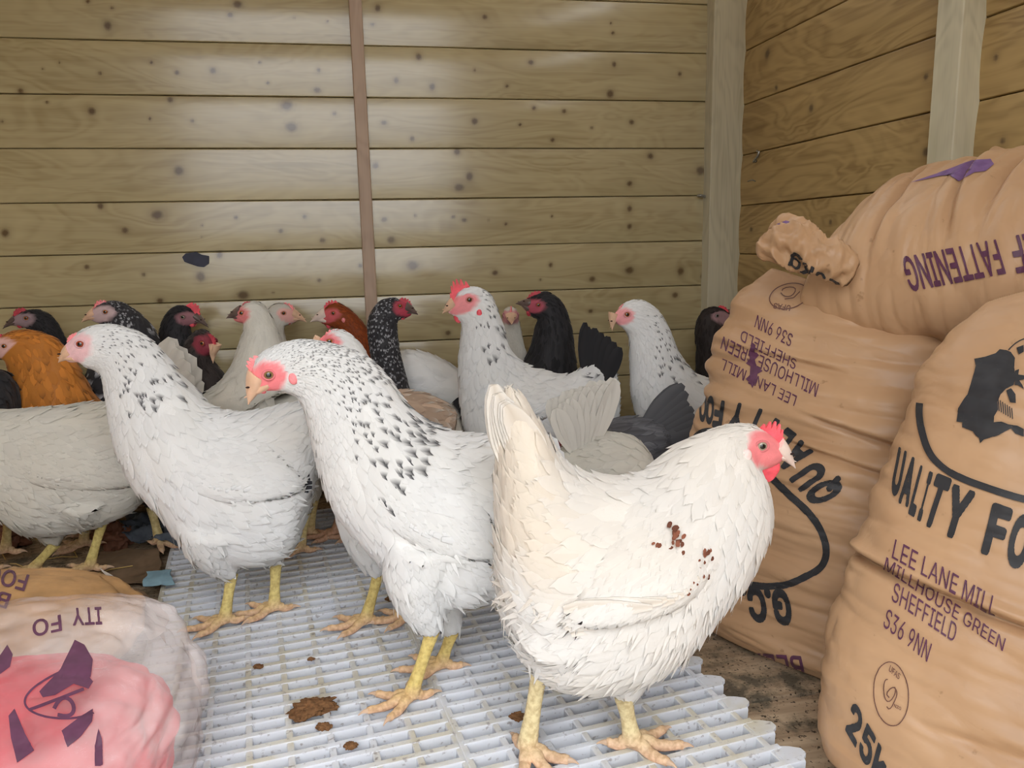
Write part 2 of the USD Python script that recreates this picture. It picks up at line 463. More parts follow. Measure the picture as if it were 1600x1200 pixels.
def slat_panel(label, u0, u1, z0, z1, teeth, seed):
    rg = np.random.default_rng(seed)
    t = thing('slatted_floor_panel', label, 'floor panel', (0, 0, 0), math.degrees(gang) - 90.0)
    n = int((V1 - V0) / PITCH_V)
    nr = int(round((u1 - u0) / 0.0475))
    us = np.linspace(u0, u1, nr + 1)
    for i in range(n):
        v = V0 + PITCH_V * i
        e = 0.0
        if teeth:
            e = 0.024 if i % 2 == 0 else 0.012
        cs = Polygon([(-.0045, z0), (.0045, z0), (.0055, z1 - .0025), (.004, z1), (-.004, z1), (-.0055, z1 - .0025)])
        m = trimesh.creation.extrude_polygon(cs, u1 + e - u0, engine='earcut')
        w = np.asarray(m.vertices)
        m.vertices = np.c_[u0 + w[:, 2], v + w[:, 0] + rg.uniform(-.0006, .0006), w[:, 1]]
        if m.volume < 0:
            m.invert()
        obj('slat', m, 'slat_plastic', t)
    for k, u in enumerate(us):
        obj('cross_rib', box(u - .0045, u + .0045, V0 - .006, V0 + PITCH_V * (n - 1) + .006, z0, z1 - .0012, .0012), 'slat_plastic', t)
    if teeth:
        for i in range(0, n - 1, 2):
            v = V0 + PITCH_V * i
            p = Polygon([(u1, v - .004), (u1 + .020, v - .004), (u1 + .034, v + .006), (u1 + .034, v + .016), (u1 + .022, v + .024), (u1, v + PITCH_V + .004)]).buffer(-.003).buffer(.003, quad_segs=4)
            m = trimesh.creation.extrude_polygon(p, .005, engine='earcut')
            m.apply_translation((0, 0, z1 - .0055))
            obj('edge_tongue', m, 'slat_plastic', t)
    return t


slat_panel('left white plastic slatted floor panel, under the streaked-nape hen', u_left, u_mid - 0.003, 0.006, 0.029, False, 1)
slat_panel('right white plastic slatted floor panel with a stepped edge by the feed sacks', u_mid + 0.003, u_right, 0.008, 0.031, True, 2)

plain('dropping_brown', srgb(110, 78, 50), 0.85, 0.2, 0.35, 160.0, 0.8, 240.0)


def lump(name, label, cat, px, py, r, z, mat, seed, flat=0.45, stretch=1.5):
    p = on_floor(px, py, z)
    s = ellipsoid((0, 0, 0), (r * stretch, r, r * flat), 4)
    v = np.asarray(s.vertices)
    k = 0.35 + 1.4 * meshkit.fbm(v / r * 2.4 + seed * 7.3, 4, seed)
    s.vertices = v * k[:, None]
    s.vertices = np.asarray(s.vertices) * np.array([1, 1, 1]) + p + np.array([0, 0, r * flat * 0.25])
    q = obj(name, s, mat, smooth=True)
    tag(q, label, cat)


for i, (x, y, r, lab) in enumerate([(492, 1106, .016, 'largest crumbly brown dropping on the slats in front of the spotted-neck hen'), (470, 1119, .010, 'small brown dropping just left of the largest one'),
                                    (506, 1136, .007, 'dark dropping in a slot just below the largest one'), (548, 1166, .006, 'small dark dropping on a rib nearest the picture bottom'),
                                    (612, 936, .007, 'dark dropping near the hidden white hen\'s foot'), (486, 1030, .004, 'tiny black speck of dirt on the slats between the two front hens'),
                                    (808, 1120, .007, 'dark dropping beside the cream-white hen\'s rear foot'), (404, 1042, .005, 'small tan dropping below the streaked-nape hen\'s toes')]):
    lump('dropping', lab, 'dropping', x, y, r, 0.031, 'dropping_brown', i, .5, 1.8 if i == 0 else 1.3)
# ---------------------------------------------------------------- paper feed sacks
look('kraft_paper', {
    'geo': ('geometry', {}),
    'n': ('noise_texture', {'scale': 5.0, 'detail': 5.0}), 'r': ('rgb_ramp', {'ramp': [(0.3, tuple(srgb(164, 128, 94))), (0.7, tuple(srgb(184, 149, 114)))]}),
    's': ('noise_texture', {'scale': 60.0, 'detail': 3.0}), 'sr': ('rgb_ramp', {'ramp': [(0.70, (0, 0, 0)), (0.76, (0.5, 0.5, 0.5))]}),
    'm': ('mix', {'color2': tuple(srgb(120, 88, 58))}),
    'f': ('noise_texture', {'scale': 26.0, 'detail': 4.0, 'distortion': 0.6}), 'b': ('bump', {'strength': 0.4, 'distance': 0.004}),
    'p': ('principled_bsdf', {'roughness': 0.42, 'specular_ior_level': 0.4})},
    [('geo.position', 'n.vector'), ('n.fac', 'r.fac'), ('geo.position', 's.vector'), ('s.fac', 'sr.fac'), ('sr.color', 'm.fac'), ('r.color', 'm.color1'),
     ('m.color', 'p.base_color'), ('geo.position', 'f.vector'), ('f.fac', 'b.height'), ('b.normal', 'p.normal')], 'p.BSDF')
plain('ink_black', (0.022, 0.022, 0.024), 0.5, 0.35, 0.3, 60.0)
plain('ink_purple', srgb(84, 48, 70), 0.5, 0.35, 0.2, 60.0)
plain('ink_violet', srgb(112, 84, 128), 0.5, 0.35, 0.2, 60.0)
plain('ink_brown', srgb(104, 72, 62), 0.5, 0.35, 0.2, 60.0)


def unit(v):
    v = np.asarray(v, float)
    return v / np.linalg.norm(v)


def ridged(p, seed, octaves=3):
    a, s = 0, 0
    for o in range(octaves):
        n = meshkit.noise(p * 2 ** o, seed + o)
        a = a + (1 - np.abs(2 * n - 1)) ** 2 * 0.5 ** o
        s += 0.5 ** o
    return a / s


def sack_mesh(center, up, normal, width, depth, height, seed, prof, nt=210, na=240, wr=0.008, top_tilt=0.0, square=2.7, extra=None, fold=(9.0, 2.2)):
    """Filled paper sack: superellipse sections up the axis; prof(t) -> (width factor, depth factor). Local a = across, b = out of the face."""
    U = unit(up)
    N = unit(np.asarray(normal, float) - U * np.dot(normal, U))
    A = np.cross(U, N)                                     # to the right as seen from the face
    t = np.linspace(0, 1, nt)
    th = np.arange(na) * 2 * np.pi / na
    ct, stn = np.cos(th), np.sin(th)
    sx, sy = np.sign(ct) * np.abs(ct) ** (2 / square), np.sign(stn) * np.abs(stn) ** (2 / square)
    fw_, fd = prof(t)
    a = 0.5 * width * fw_[:, None] * sx
    b = 0.5 * depth * fd[:, None] * sy
    h = height * t[:, None] * np.ones_like(a)
    h = h * (1 - top_tilt * (a / width) * t[:, None] ** 2)
    # wrinkles: sideways folds, a few big dents, fine crumple
    q = np.stack([a * fold[1] / 1.0, b * 3.0, h * fold[0]], -1)
    w1 = ridged(q + 11.3 * seed, seed, 3) - 0.5
    w2 = meshkit.fbm(np.stack([a, b, h], -1) * 6 + seed * 3.7, 3, seed + 9) - 0.5
    w3 = ridged(np.stack([a * 9, b * 9, h * 26], -1) + seed, seed + 4, 2) - 0.5
    edge = np.clip(np.minimum(t, 1 - t) / 0.06, 0.15, 1)[:, None]
    amp = (-wr * w1 + 0.022 * w2 - 0.0075 * w3) * edge
    if extra is not None:
        amp = amp + extra(a, b, h / height)
    nx, ny = np.sign(ct) * np.abs(ct) ** (2 - 2 / square), np.sign(stn) * np.abs(stn) ** (2 - 2 / square)
    nx, ny = nx / width * depth, ny
    nn = np.hypot(nx, ny)
    a = a + amp * nx / nn
    b = b + amp * ny / nn
    V = np.asarray(center) + a[..., None] * A + b[..., None] * N + h[..., None] * U
    V[..., 2] = np.where(V[..., 2] < 0.0015, 0.0015 + 0.02 * (V[..., 2] - 0.0015) * 0, V[..., 2])
    V = V.reshape(-1, 3)
    i, j = np.meshgrid(np.arange(nt - 1), np.arange(na), indexing='ij')
    p, q2 = (i * na + j).ravel(), (i * na + (j + 1) % na).ravel()
    f = np.vstack([np.c_[p, q2, q2 + na], np.c_[p, q2 + na, p + na]])
    V = np.vstack([V, V[:na].mean(0), V[-na:].mean(0)])
    jj = np.arange(na)
    e0 = nt * na
    f = np.vstack([f, np.c_[np.full(na, e0), (jj + 1) % na, jj], np.c_[np.full(na, e0 + 1), (nt - 1) * na + jj, (nt - 1) * na + (jj + 1) % na]])
    m = trimesh.Trimesh(V, f, process=False)
    if m.volume < 0:
        m.invert()
    return m


def glyphs(text, bold, squeeze=1.0):
    m = meshkit.text_mesh(text, 1.0, 0.01, bold)
    top = np.all(m.vertices[m.faces][:, :, 2] > 0.005, axis=1)
    v, f = np.asarray(m.vertices)[:, :2].copy(), np.asarray(m.faces)[top]
    used = np.unique(f)
    re = np.full(len(v), -1)
    re[used] = np.arange(len(used))
    v, f = v[used], re[f]
    v[:, 0] -= v[:, 0].min()
    v[:, 1] -= 0.0
    return v, f


def put_text(text, start, end, up, bold=False):
    """Glyph triangles in photograph pixels: baseline from start to end, capitals reach 'up'."""
    v, f = glyphs(text, bold)
    u = np.asarray(end, float) - np.asarray(start, float)
    w = v[:, 0].max()
    return np.asarray(start, float) + v[:, :1] / w * u + v[:, 1:] * np.asarray(up, float), f


def put_letter(ch, c, up, w, bold=3):
    up, w, c = np.asarray(up, float), np.asarray(w, float), np.asarray(c, float)
    return put_text(ch, c - up / 2 - w / 2, c - up / 2 + w / 2, up, bold)


def put_poly(pts, holes=()):
    p = Polygon(pts, holes).buffer(0)
    vs, fs, o = [], [], 0
    for g in getattr(p, 'geoms', [p]):
        v, f = trimesh.creation.triangulate_polygon(g, engine='earcut')
        vs.append(v), fs.append(f + o)
        o += len(v)
    return np.vstack(vs), np.vstack(fs)


def put_line(pts, width, closed=False):
    p = np.asarray(pts, float)
    k = len(p)
    d = np.r_[0, np.cumsum(np.linalg.norm(np.diff(p, axis=0), axis=1))]
    s = np.linspace(0, d[-1], max(12, int(d[-1] / 4)))
    c = CubicSpline(d, p, bc_type='periodic' if closed else 'not-a-knot')(s) if k > 3 else np.stack([np.interp(s, d, p[:, q]) for q in (0, 1)], 1)
    g = shapely.LineString(c).buffer(width / 2, cap_style='flat')
    return put_poly(g.exterior.coords, [h.coords for h in g.interiors])


def ellipse_pts(c, rx, ry, tilt=0.0, n=40):
    a = np.linspace(0, 2 * np.pi, n)
    t = math.radians(tilt)
    x, y = rx * np.cos(a), ry * np.sin(a)
    return np.c_[c[0] + x * math.cos(t) - y * math.sin(t), c[1] + x * math.sin(t) + y * math.cos(t)]


def decal(parts, target, parent, mat, name, edge=4.5, eps=0.0010, label=None):
    """Print lying on the paper: pixel-plane triangles draped on the sack and lifted by a millimetre."""
    vs, fs, o = [], [], 0
    for v, f in parts:
        v3 = np.c_[v, np.zeros(len(v))]
        v3, f = trimesh.remesh.subdivide_to_size(v3, f, max_edge=edge, max_iter=12)
        vs.append(v3[:, :2]), fs.append(f + o)
        o += len(v3)
    v, f = np.vstack(vs), np.vstack(fs)
    d = np.array([ray(x, y) for x, y in v])
    loc, ir, it = target.ray.intersects_location(np.tile(CAM, (len(d), 1)), d, multiple_hits=False)
    P, ok = np.zeros((len(d), 3)), np.zeros(len(d), bool)
    P[ir] = loc + target.face_normals[it] * eps - d[ir] * eps
    ok[ir] = True
    f = f[ok[f].all(1)]
    tri = P[f]
    e = np.max([np.linalg.norm(tri[:, a] - tri[:, b], axis=1) for a, b in ((0, 1), (1, 2), (2, 0))], axis=0)
    f = f[e < 0.03]
    if len(f) == 0:
        return None
    used = np.unique(f)
    re = np.full(len(P), -1)
    re[used] = np.arange(len(used))
    m = trimesh.Trimesh(P[used], re[f], process=False)
    n = normals_of(m)
    if np.mean(np.sum(n * (CAM - m.vertices), 1)) < 0:
        m.invert()
    return obj(name, m, mat, parent, smooth=True, label=label)


def crease(a, b, h, line, width, depth):
    """A pressed fold: line = list of (a, h) points on the front face."""
    (a0, h0), (a1, h1) = line
    d = np.array([a1 - a0, h1 - h0])
    L = np.linalg.norm(d)
    d = d / L
    s = (a - a0) * d[0] + (h - h0) * d[1]
    n = -(a - a0) * d[1] + (h - h0) * d[0]
    k = np.clip(s / 0.05, 0, 1) * np.clip((L - s) / 0.05, 0, 1) * (b > 0)
    return -depth * k * np.exp(-(n / width) ** 2) + 0.5 * depth * k * np.exp(-((n - 2 * width) / (1.6 * width)) ** 2)


# -- the standing sack behind the cream-white hen, printed upside down
LS = thing('feed_sack', 'brown paper feed sack standing upside down behind the cream-white hen, its top end twisted shut', 'sack')


def ls_prof(t):
    w = np.interp(t, [0, .04, .15, .5, .8, .93, 1], [.84, .93, .99, 1.0, .89, .76, .58])
    d = np.interp(t, [0, .04, .15, .45, .75, .9, .97, 1], [.70, .86, 1.0, 1.02, .86, .55, .26, .10])
    return w, d


ls = sack_mesh((0.662, 1.055, 0.0), (0.080, 0.0, 1), (-0.80, -0.60, 0), 0.425, 0.25, 0.565, 3, ls_prof, wr=0.027, fold=(13.0, 2.6), top_tilt=0.18,
               extra=lambda a, b, h: crease(a, b, h, [(-.02, .70), (.20, .62)], .008, .010) + crease(a, b, h, [(-.05, .62), (.20, .56)], .007, .009) + crease(a, b, h, [(-.18, .84), (.05, .80)], .008, .009))
obj('paper_body', ls, 'kraft_paper', LS, smooth=True)
black, purple = [], []
for ch, c, up, w in [('Q', (1288, 768), (-44, 21), (-15, -26)), ('U', (1264, 744), (-38, 26), (-19, -21)), ('A', (1242, 714), (-34, 30), (-21, -19)), ('L', (1222, 692), (-28, 34), (-16, -12)),
                     ('I', (1203, 676), (-22, 36), (-8, -5)), ('T', (1180, 662), (-16, 40), (-20, -7)), ('Y', (1151, 652), (-10, 38), (-21, -5)), ('F', (1123, 647), (-5, 38), (-15, -3)), ('O', (1110, 641), (-3, 38), (-12, -2)), ('O', (1099, 637), (-2, 38), (-11, -2))]:
    black.append(put_letter(ch, c, up, w))
black.append(put_line([(1088, 700), (1094, 678), (1110, 674), (1140, 690), (1170, 712), (1202, 742), (1240, 779), (1272, 811), (1289, 846), (1291, 868), (1283, 886), (1263, 899), (1229, 913), (1198, 916), (1165, 912), (1135, 898), (1112, 870)], 11))
black.append(put_text('G.C.', (1233, 926), (1156, 918), (7, 48), 3))
for k_, q_ in enumerate(black):
    decal([q_], ls, LS, 'ink_black', 'printed_ring' if k_ == 10 else 'printed_letter')
purple += [put_text('LEE LANE MILL', (1246, 619), (1130, 560), (-5, 16)), put_text('MILLHOUSE GREEN', (1280, 601), (1131, 526), (-5, 19)),
           put_text('SHEFFIELD', (1246, 562), (1160, 516), (-4, 16)), put_text('S36 9NN', (1240, 523), (1184, 492), (-5, 19)), put_text('BEEF', (1252, 1026), (1172, 1020), (8, 34), True)]
for q_ in purple:
    decal([q_], ls, LS, 'ink_purple', 'printed_line', label='upside-down purple lettering')
lg = [put_line(ellipse_pts((1233, 463), 31, 19, -14), 1.6, True), put_text('UFAS', (1236, 478), (1210, 474), (-2, 8), True), put_line([(1220, 458), (1228, 464), (1240, 460), (1243, 452), (1234, 449), (1222, 455)], 1.6), put_line([(1226, 468), (1240, 466), (1250, 456)], 1.4)]
decal(lg, ls, LS, 'ink_brown', 'round_mark', label='small oval quality mark')
# smeared dark stain over the address
decal([put_poly([(1176, 536), (1181, 540), (1179, 548), (1186, 556), (1180, 562), (1183, 572), (1192, 580), (1184, 584), (1182, 596), (1176, 607), (1172, 598), (1166, 592), (1172, 586), (1173, 572), (1166, 568), (1172, 560), (1170, 550)])], ls, LS, 'ink_purple', 'dark_stain', eps=0.0013)


def crumple(path, radii, seed, squash=0.55, n=28, amp=0.35):
    """A twisted, flattened paper neck swept along a path."""
    m = tube(CubicSpline(np.linspace(0, 1, len(path)), np.asarray(path))(np.linspace(0, 1, 46)), np.interp(np.linspace(0, 1, 46), np.linspace(0, 1, len(radii)), radii), n)
    v = np.asarray(m.vertices)
    c = np.repeat(CubicSpline(np.linspace(0, 1, len(path)), np.asarray(path))(np.linspace(0, 1, 46)), n, axis=0)
    c = np.vstack([c, v[-2:]])
    r = v - c
    k = 1 + amp * (ridged(v * 42 + seed, seed, 3) - 0.5) * 2
    r = r * k[:, None]
    m.vertices = c + r
    return m


def at_depth(px, py, dist):
    return CAM + ray(px, py) * dist


neck = crumple([at_depth(1325, 420, 1.185), at_depth(1290, 402, 1.175), at_depth(1250, 385, 1.175), at_depth(1212, 388, 1.180), at_depth(1188, 402, 1.185)], [0.020, 0.026, 0.028, 0.024, 0.008], 5, amp=0.5)
obj('twisted_end', neck, 'kraft_paper', LS, smooth=True, label='twisted paper end of the sack')
decal([put_text('25kg', (1314, 444), (1236, 398), (-6, 20), True)], neck, LS, 'ink_black', 'weight_lettering', eps=0.0014)
knot_ = crumple([at_depth(1272, 402, 1.180), at_depth(1258, 380, 1.180), at_depth(1242, 362, 1.190), at_depth(1222, 356, 1.200), at_depth(1206, 366, 1.205)], [0.012, 0.020, 0.022, 0.016, 0.006], 9)
obj('folded_ear', knot_, 'kraft_paper', LS, smooth=True, label='folded paper ear on the twist')
decal([put_poly([(1207, 360), (1214, 350), (1228, 345), (1238, 348), (1236, 356), (1222, 358), (1212, 364)])], knot_, LS, 'ink_violet', 'violet_print')

# -- the sack lying on top
TS = thing('feed_sack', 'brown paper feed sack lying on its side on top of the standing sack', 'sack')


def ts_prof(t):
    e = np.clip(1 - np.abs(2 * t - 1) ** 5, 0, 1)
    return 0.86 + 0.14 * np.sqrt(e), 0.06 + 0.94 * np.sqrt(e)


ts = sack_mesh((0.765, 1.15, 0.615), (0.50, -0.86, 0.05), (-0.34, -0.21, 0.92), 0.36, 0.235, 0.52, 5, ts_prof, wr=0.016, square=2.3, fold=(7.0, 2.0),
               extra=lambda a, b, h: crease(a, b, h, [(-.10, .22), (.16, .20)], .012, .010) + crease(a, b, h, [(-.14, .34), (.16, .40)], .012, .012) + crease(a, b, h, [(-.12, .50), (.12, .46)], .014, .012))
obj('paper_body', ts, 'kraft_paper', TS, smooth=True)
for q_ in (put_text('FATTENING', (1557, 376), (1408, 404), (15, 50), True), put_text('BEEF', (1664, 356), (1574, 372), (15, 54), True)):
    decal([q_], ts, TS, 'ink_purple', 'printed_line', label='upside-down purple lettering')
decal([put_poly([(1422, 286), (1463, 272), (1492, 261), (1518, 251), (1547, 249), (1553, 257), (1540, 268), (1522, 270), (1497, 284), (1484, 274), (1467, 276)])], ts, TS, 'ink_violet', 'violet_print', label='violet printed patch')

# -- the leaning sack in the right foreground
RS = thing('feed_sack', 'brown paper feed sack with a black cattle head print leaning in the right foreground', 'sack')


def rs_prof(t):
    w = np.interp(t, [0, .04, .15, .5, .8, .93, 1], [.84, .93, 1.0, 1.0, .95, .84, .74])
    d = np.interp(t, [0, .04, .15, .45, .75, .9, .97, 1], [.74, .90, 1.0, 1.02, .90, .62, .34, .14])
    return w, d


rs = sack_mesh((0.650, 0.643, 0.0), (0.315, 0.06, 1), (-0.74, -0.67, 0.12), 0.44, 0.235, 0.655, 7, rs_prof, wr=0.013, top_tilt=-0.36,
               extra=lambda a, b, h: crease(a, b, h, [(-.26, .37), (.22, .36)], .007, .018) + crease(a, b, h, [(-.10, .16), (.2, .22)], .010, .008))
obj('paper_body', rs, 'kraft_paper', RS, smooth=True)
black = []
for ch, c, up, w in [('U', (1405, 738), (12, -62), (13, 8)), ('A', (1420, 752), (14, -64), (15, 8)), ('L', (1434, 768), (17, -65), (10, 6)), ('I', (1446, 776), (17, -65), (6, 3)), ('T', (1464, 784), (22, -68), (24, 10)), ('Y', (1496, 801), (20, -66), (35, 13)),
                     ('F', (1558, 830), (17, -68), (32, 11)), ('O', (1594, 846), (16, -70), (32, 11)), ('O', (1632, 858), (15, -70), (34, 11))]:
    black.append(put_letter(ch, c, up, w))
black.append(put_line([(1438, 630), (1438, 655), (1443, 680), (1455, 710), (1483, 737), (1535, 760), (1600, 780), (1660, 788)], 11))
c5 = lambda L: [(1400 + x / 4.0, 430 + y / 4.0) for x, y in L]
nb_ = len(black)
black.append(put_poly(c5([(490, 525), (560, 512), (625, 490), (650, 465), (690, 470), (720, 482), (745, 520), (740, 580), (748, 640), (735, 690), (690, 710), (655, 745), (636, 790), (640, 840), (615, 880), (612, 920), (660, 915), (700, 930), (760, 940), (800, 960), (800, 1010), (745, 990),
                           (720, 958), (640, 1000), (550, 1030), (528, 1052), (520, 1020), (500, 1005), (480, 975), (450, 962), (415, 950), (416, 920), (380, 915), (392, 830), (430, 770), (450, 745), (470, 680), (490, 610), (500, 570)],), ))
black.append(put_poly(c5([(690, 722), (720, 708), (748, 745), (750, 798), (715, 792)])))
black.append(put_poly(c5([(745, 600), (770, 590), (765, 625), (800, 630), (800, 655), (770, 660), (790, 690), (800, 715), (765, 690), (742, 690)])))
black.append(put_poly(c5([(755, 455), (800, 438), (800, 480), (770, 498)])))
black.append(put_line(c5([(705, 470), (740, 435), (790, 405), (830, 395)]), 1.8))
for k in range(7):
    x = 640 + 14 * k
    black.append(put_line(c5([(x, 770 + 10 * k), (x + 6, 850 + 8 * k)]), 1.5))
for k_, q_ in enumerate(black[:nb_]):
    decal([q_], rs, RS, 'ink_black', 'printed_ring' if k_ == nb_ - 1 else 'printed_letter')
decal(black[nb_:], rs, RS, 'ink_black', 'cattle_print', label='black cattle head emblem')
decal([put_text('25kg', (1322, 1138), (1394, 1262), (12, -44), 2)], rs, RS, 'ink_black', 'weight_lettering')
for q_ in (put_text('LEE LANE MILL', (1394, 872), (1554, 964), (6, -29)), put_text('MILLHOUSE GREEN', (1381, 890), (1567, 1017), (5, -19)), put_text('SHEFFIELD', (1393, 938), (1491, 1004), (6, -28)), put_text('S36 9NN', (1380, 978), (1449, 1034), (8, -28)),
           ):
    decal([q_], rs, RS, 'ink_purple', 'printed_line', label='purple address lettering')
lg = [put_line(ellipse_pts((1393, 1084), 27, 50, -4), 1.6, True), put_text('UFAS', (1389, 1048), (1405, 1062), (3, -9), True), put_line([(1388, 1062), (1382, 1085), (1388, 1096), (1396, 1090), (1398, 1074), (1392, 1076), (1390, 1090)], 1.6),
      put_line([(1398, 1074), (1402, 1082), (1396, 1100), (1390, 1108), (1386, 1104)], 1.6), put_text('NZO', (1397, 1104), (1408, 1110), (1, -5), True)]
decal(lg, rs, RS, 'ink_brown', 'round_mark', label='small oval quality mark')
# ---------------------------------------------------------------- bag and litter in the left foreground
plain('pink_pulp', srgb(200, 62, 76), 0.55, 0.35, 0.14, 9.0, 0.3, 50.0)
look('clear_film', {
    'geo': ('geometry', {}), 'n': ('noise_texture', {'scale': 6.0, 'detail': 4.0}), 'r': ('rgb_ramp', {'ramp': [(0.40, (0.08, 0.08, 0.08)), (0.66, (0.40, 0.40, 0.40))]}),
    'n2': ('noise_texture', {'scale': 22.0, 'detail': 4.0, 'distortion': 1.2}), 'b': ('bump', {'strength': 0.5, 'distance': 0.006}),
    'd': ('principled_bsdf', {'base_color': (0.62, 0.57, 0.55), 'roughness': 0.16, 'specular_ior_level': 0.6}),
    't': ('transparent_bsdf', {'color': (0.96, 0.94, 0.93)}), 'm': ('mix_closure', {})},
    [('geo.position', 'n.vector'), ('n.fac', 'r.fac'), ('r.color', 'm.fac'), ('geo.position', 'n2.vector'), ('n2.fac', 'b.height'), ('b.normal', 'd.normal'), ('t.BSDF', 'm.closure1'), ('d.BSDF', 'm.closure2')], 'm.closure')
plain('old_kraft', srgb(178, 138, 92), 0.6, 0.3, 0.22, 22.0, 0.4, 70.0)
plain('dirty_paper', srgb(120, 98, 76), 0.8, 0.2, 0.3, 16.0, 0.5, 60.0)
plain('blue_scrap', srgb(130, 160, 172), 0.6, 0.3, 0.2, 30.0)
plain('grey_rag', srgb(92, 98, 106), 0.85, 0.2, 0.3, 30.0, 0.6, 90.0)
plain('foil_edge', srgb(196, 190, 184), 0.28, 0.6, 0.25, 40.0, metallic=0.55)
plain('brown_lump', srgb(120, 78, 58), 0.6, 0.3, 0.2, 30.0)
plain('straw', srgb(186, 158, 96), 0.7, 0.3, 0.2, 30.0)


def blob(center, r, seed, amp, freq, nu=120, nv=150, power=2.4, shear=(0, 0), ridg=0.5, zmin=0.001):
    """Superellipsoid bag with ridged wrinkles, flattened where it rests on the floor."""
    u = np.linspace(-np.pi / 2, np.pi / 2, nu)
    w = np.arange(nv) * 2 * np.pi / nv
    sg = lambda x, p: np.sign(x) * np.abs(x) ** p
    x = sg(np.cos(u), 2 / power)[:, None] * sg(np.cos(w), 2 / power)
    y = sg(np.cos(u), 2 / power)[:, None] * sg(np.sin(w), 2 / power)
    z = sg(np.sin(u), 2 / power)[:, None] * np.ones_like(w)
    d = np.stack([x, y, z], -1)
    k = 1 + amp * (ridg * 2 * (0.5 - ridged(d * freq + seed * 5.1, seed, 3)) + (1 - ridg) * 2 * (meshkit.fbm(d * freq * 0.7 + seed, 3, seed) - 0.5))
    P = d * np.asarray(r) * k[..., None]
    P[..., 0] += shear[0] * P[..., 2]
    P[..., 1] += shear[1] * P[..., 2]
    P = P + np.asarray(center)
    P[..., 2] = np.maximum(P[..., 2], zmin)
    P = P.reshape(-1, 3)
    i, j = np.meshgrid(np.arange(nu - 1), np.arange(nv), indexing='ij')
    a, b = (i * nv + j).ravel(), (i * nv + (j + 1) % nv).ravel()
    f = np.vstack([np.c_[a, b, b + nv], np.c_[a, b + nv, a + nv]])
    m = trimesh.Trimesh(P, f, process=False)
    if m.volume < 0:
        m.invert()
    return m


BAG = thing('plastic_bag', 'clear plastic bag of bright pink pulp with purple print, bottom left corner', 'bag')
film = blob((-0.425, 0.86, 0.110), (0.215, 0.215, 0.12), 3, 0.10, 2.6, power=2.3, shear=(0.1, 0.45), zmin=0.034)
pulp = blob((-0.418, 0.825, 0.095), (0.182, 0.182, 0.090), 5, 0.12, 2.2, power=2.2, shear=(0.1, 0.3), zmin=0.037)
obj('pink_contents', pulp, 'pink_pulp', BAG, smooth=True, label='pink contents seen through the film')
obj('plastic_film', film, 'clear_film', BAG, smooth=True)
c0 = lambda L: [(x / 2.6075, 740 + y / 2.6075) for x, y in L]
pr = [put_poly(c0([(305, 680), (345, 700), (378, 760), (370, 830), (300, 860), (225, 905), (175, 915), (160, 890), (245, 800)])), put_poly(c0([(230, 830), (330, 790), (380, 850), (360, 880), (300, 860)])), put_line(c0([(245, 810), (120, 965), (250, 1000), (380, 975)]), 3.5), put_line(c0([(120, 965), (240, 920), (340, 880)]), 5),
      put_line(c0([(220, 960), (290, 930), (300, 955), (235, 985)]), 6), put_poly(c0([(250, 1050), (330, 990), (378, 960), (375, 1010), (330, 1070), (275, 1115)])), put_poly(c0([(35, 990), (60, 960), (100, 1060), (140, 1130), (70, 1180), (45, 1080)])), put_poly(c0([(400, 1040), (415, 1080), (418, 1190), (385, 1190), (385, 1110)])),
      put_text('ITY', (158, 950), (112, 952), (2, 26), True), put_text('FO', (95, 962), (50, 972), (2, 24), True), put_poly(c0([(0, 745), (30, 700), (52, 740), (40, 790), (0, 820)]))]
decal(pr, film, BAG, 'ink_purple', 'purple_print', label='purple print on the plastic film')

KS = thing('empty_sack', 'folded empty brown paper sack with purple print behind the plastic bag', 'sack')
ks_ = blob((-0.71, 1.21, 0.075), (0.34, 0.17, 0.075), 8, 0.07, 2.4, power=2.6, shear=(0.0, 0.3), zmin=0.002)
obj('paper_body', ks_, 'old_kraft', KS, smooth=True)
decal([put_text('FOODS', (46, 900), (-60, 872), (-8, 24), True), put_text('BEEF', (18, 930), (-60, 905), (-8, 22), True)], ks_, KS, 'ink_purple', 'purple_print', label='purple print')


def sheet(pts, seed, amp, nu=34, nv=22, thick=0.0012, freq=14):
    """A crumpled sheet with thickness through four 3-D corners (a, b, c, d in order)."""
    a, b, c, d = (np.asarray(p, float) for p in pts)
    u, v = np.meshgrid(np.linspace(0, 1, nu), np.linspace(0, 1, nv), indexing='ij')
    P = (1 - u)[..., None] * ((1 - v)[..., None] * a + v[..., None] * d) + u[..., None] * ((1 - v)[..., None] * b + v[..., None] * c)
    n = unit(np.cross(b - a, d - a))
    if n[2] < 0:
        n = -n
    w = (ridged(P * freq + seed, seed, 3) - 0.3) * amp
    jag = (meshkit.noise(P * 45 + seed, seed + 2) - 0.5) * 0.03
    rad = np.minimum(np.minimum(u, 1 - u), np.minimum(v, 1 - v))
    P = P + w[..., None] * n + ((jag * (rad < 0.06))[..., None]) * unit(b - a)
    top = P.reshape(-1, 3)
    bot = top - n * thick
    i, j = np.meshgrid(np.arange(nu - 1), np.arange(nv - 1), indexing='ij')
    q = (i * nv + j).ravel()
    f1 = np.vstack([np.c_[q, q + nv, q + nv + 1], np.c_[q, q + nv + 1, q + 1]])
    o = nu * nv
    ed = []
    ring = [k * nv for k in range(nu)] + [(nu - 1) * nv + k for k in range(1, nv)] + [k * nv + nv - 1 for k in range(nu - 2, -1, -1)] + [k for k in range(nv - 2, 0, -1)]
    for s, e in zip(ring, ring[1:] + ring[:1]):
        ed += [(s, o + s, o + e), (s, o + e, e)]
    m = trimesh.Trimesh(np.vstack([top, bot]), np.vstack([f1, f1[:, ::-1] + o, np.array(ed)]), process=False)
    if m.volume < 0:
        m.invert()
    return m


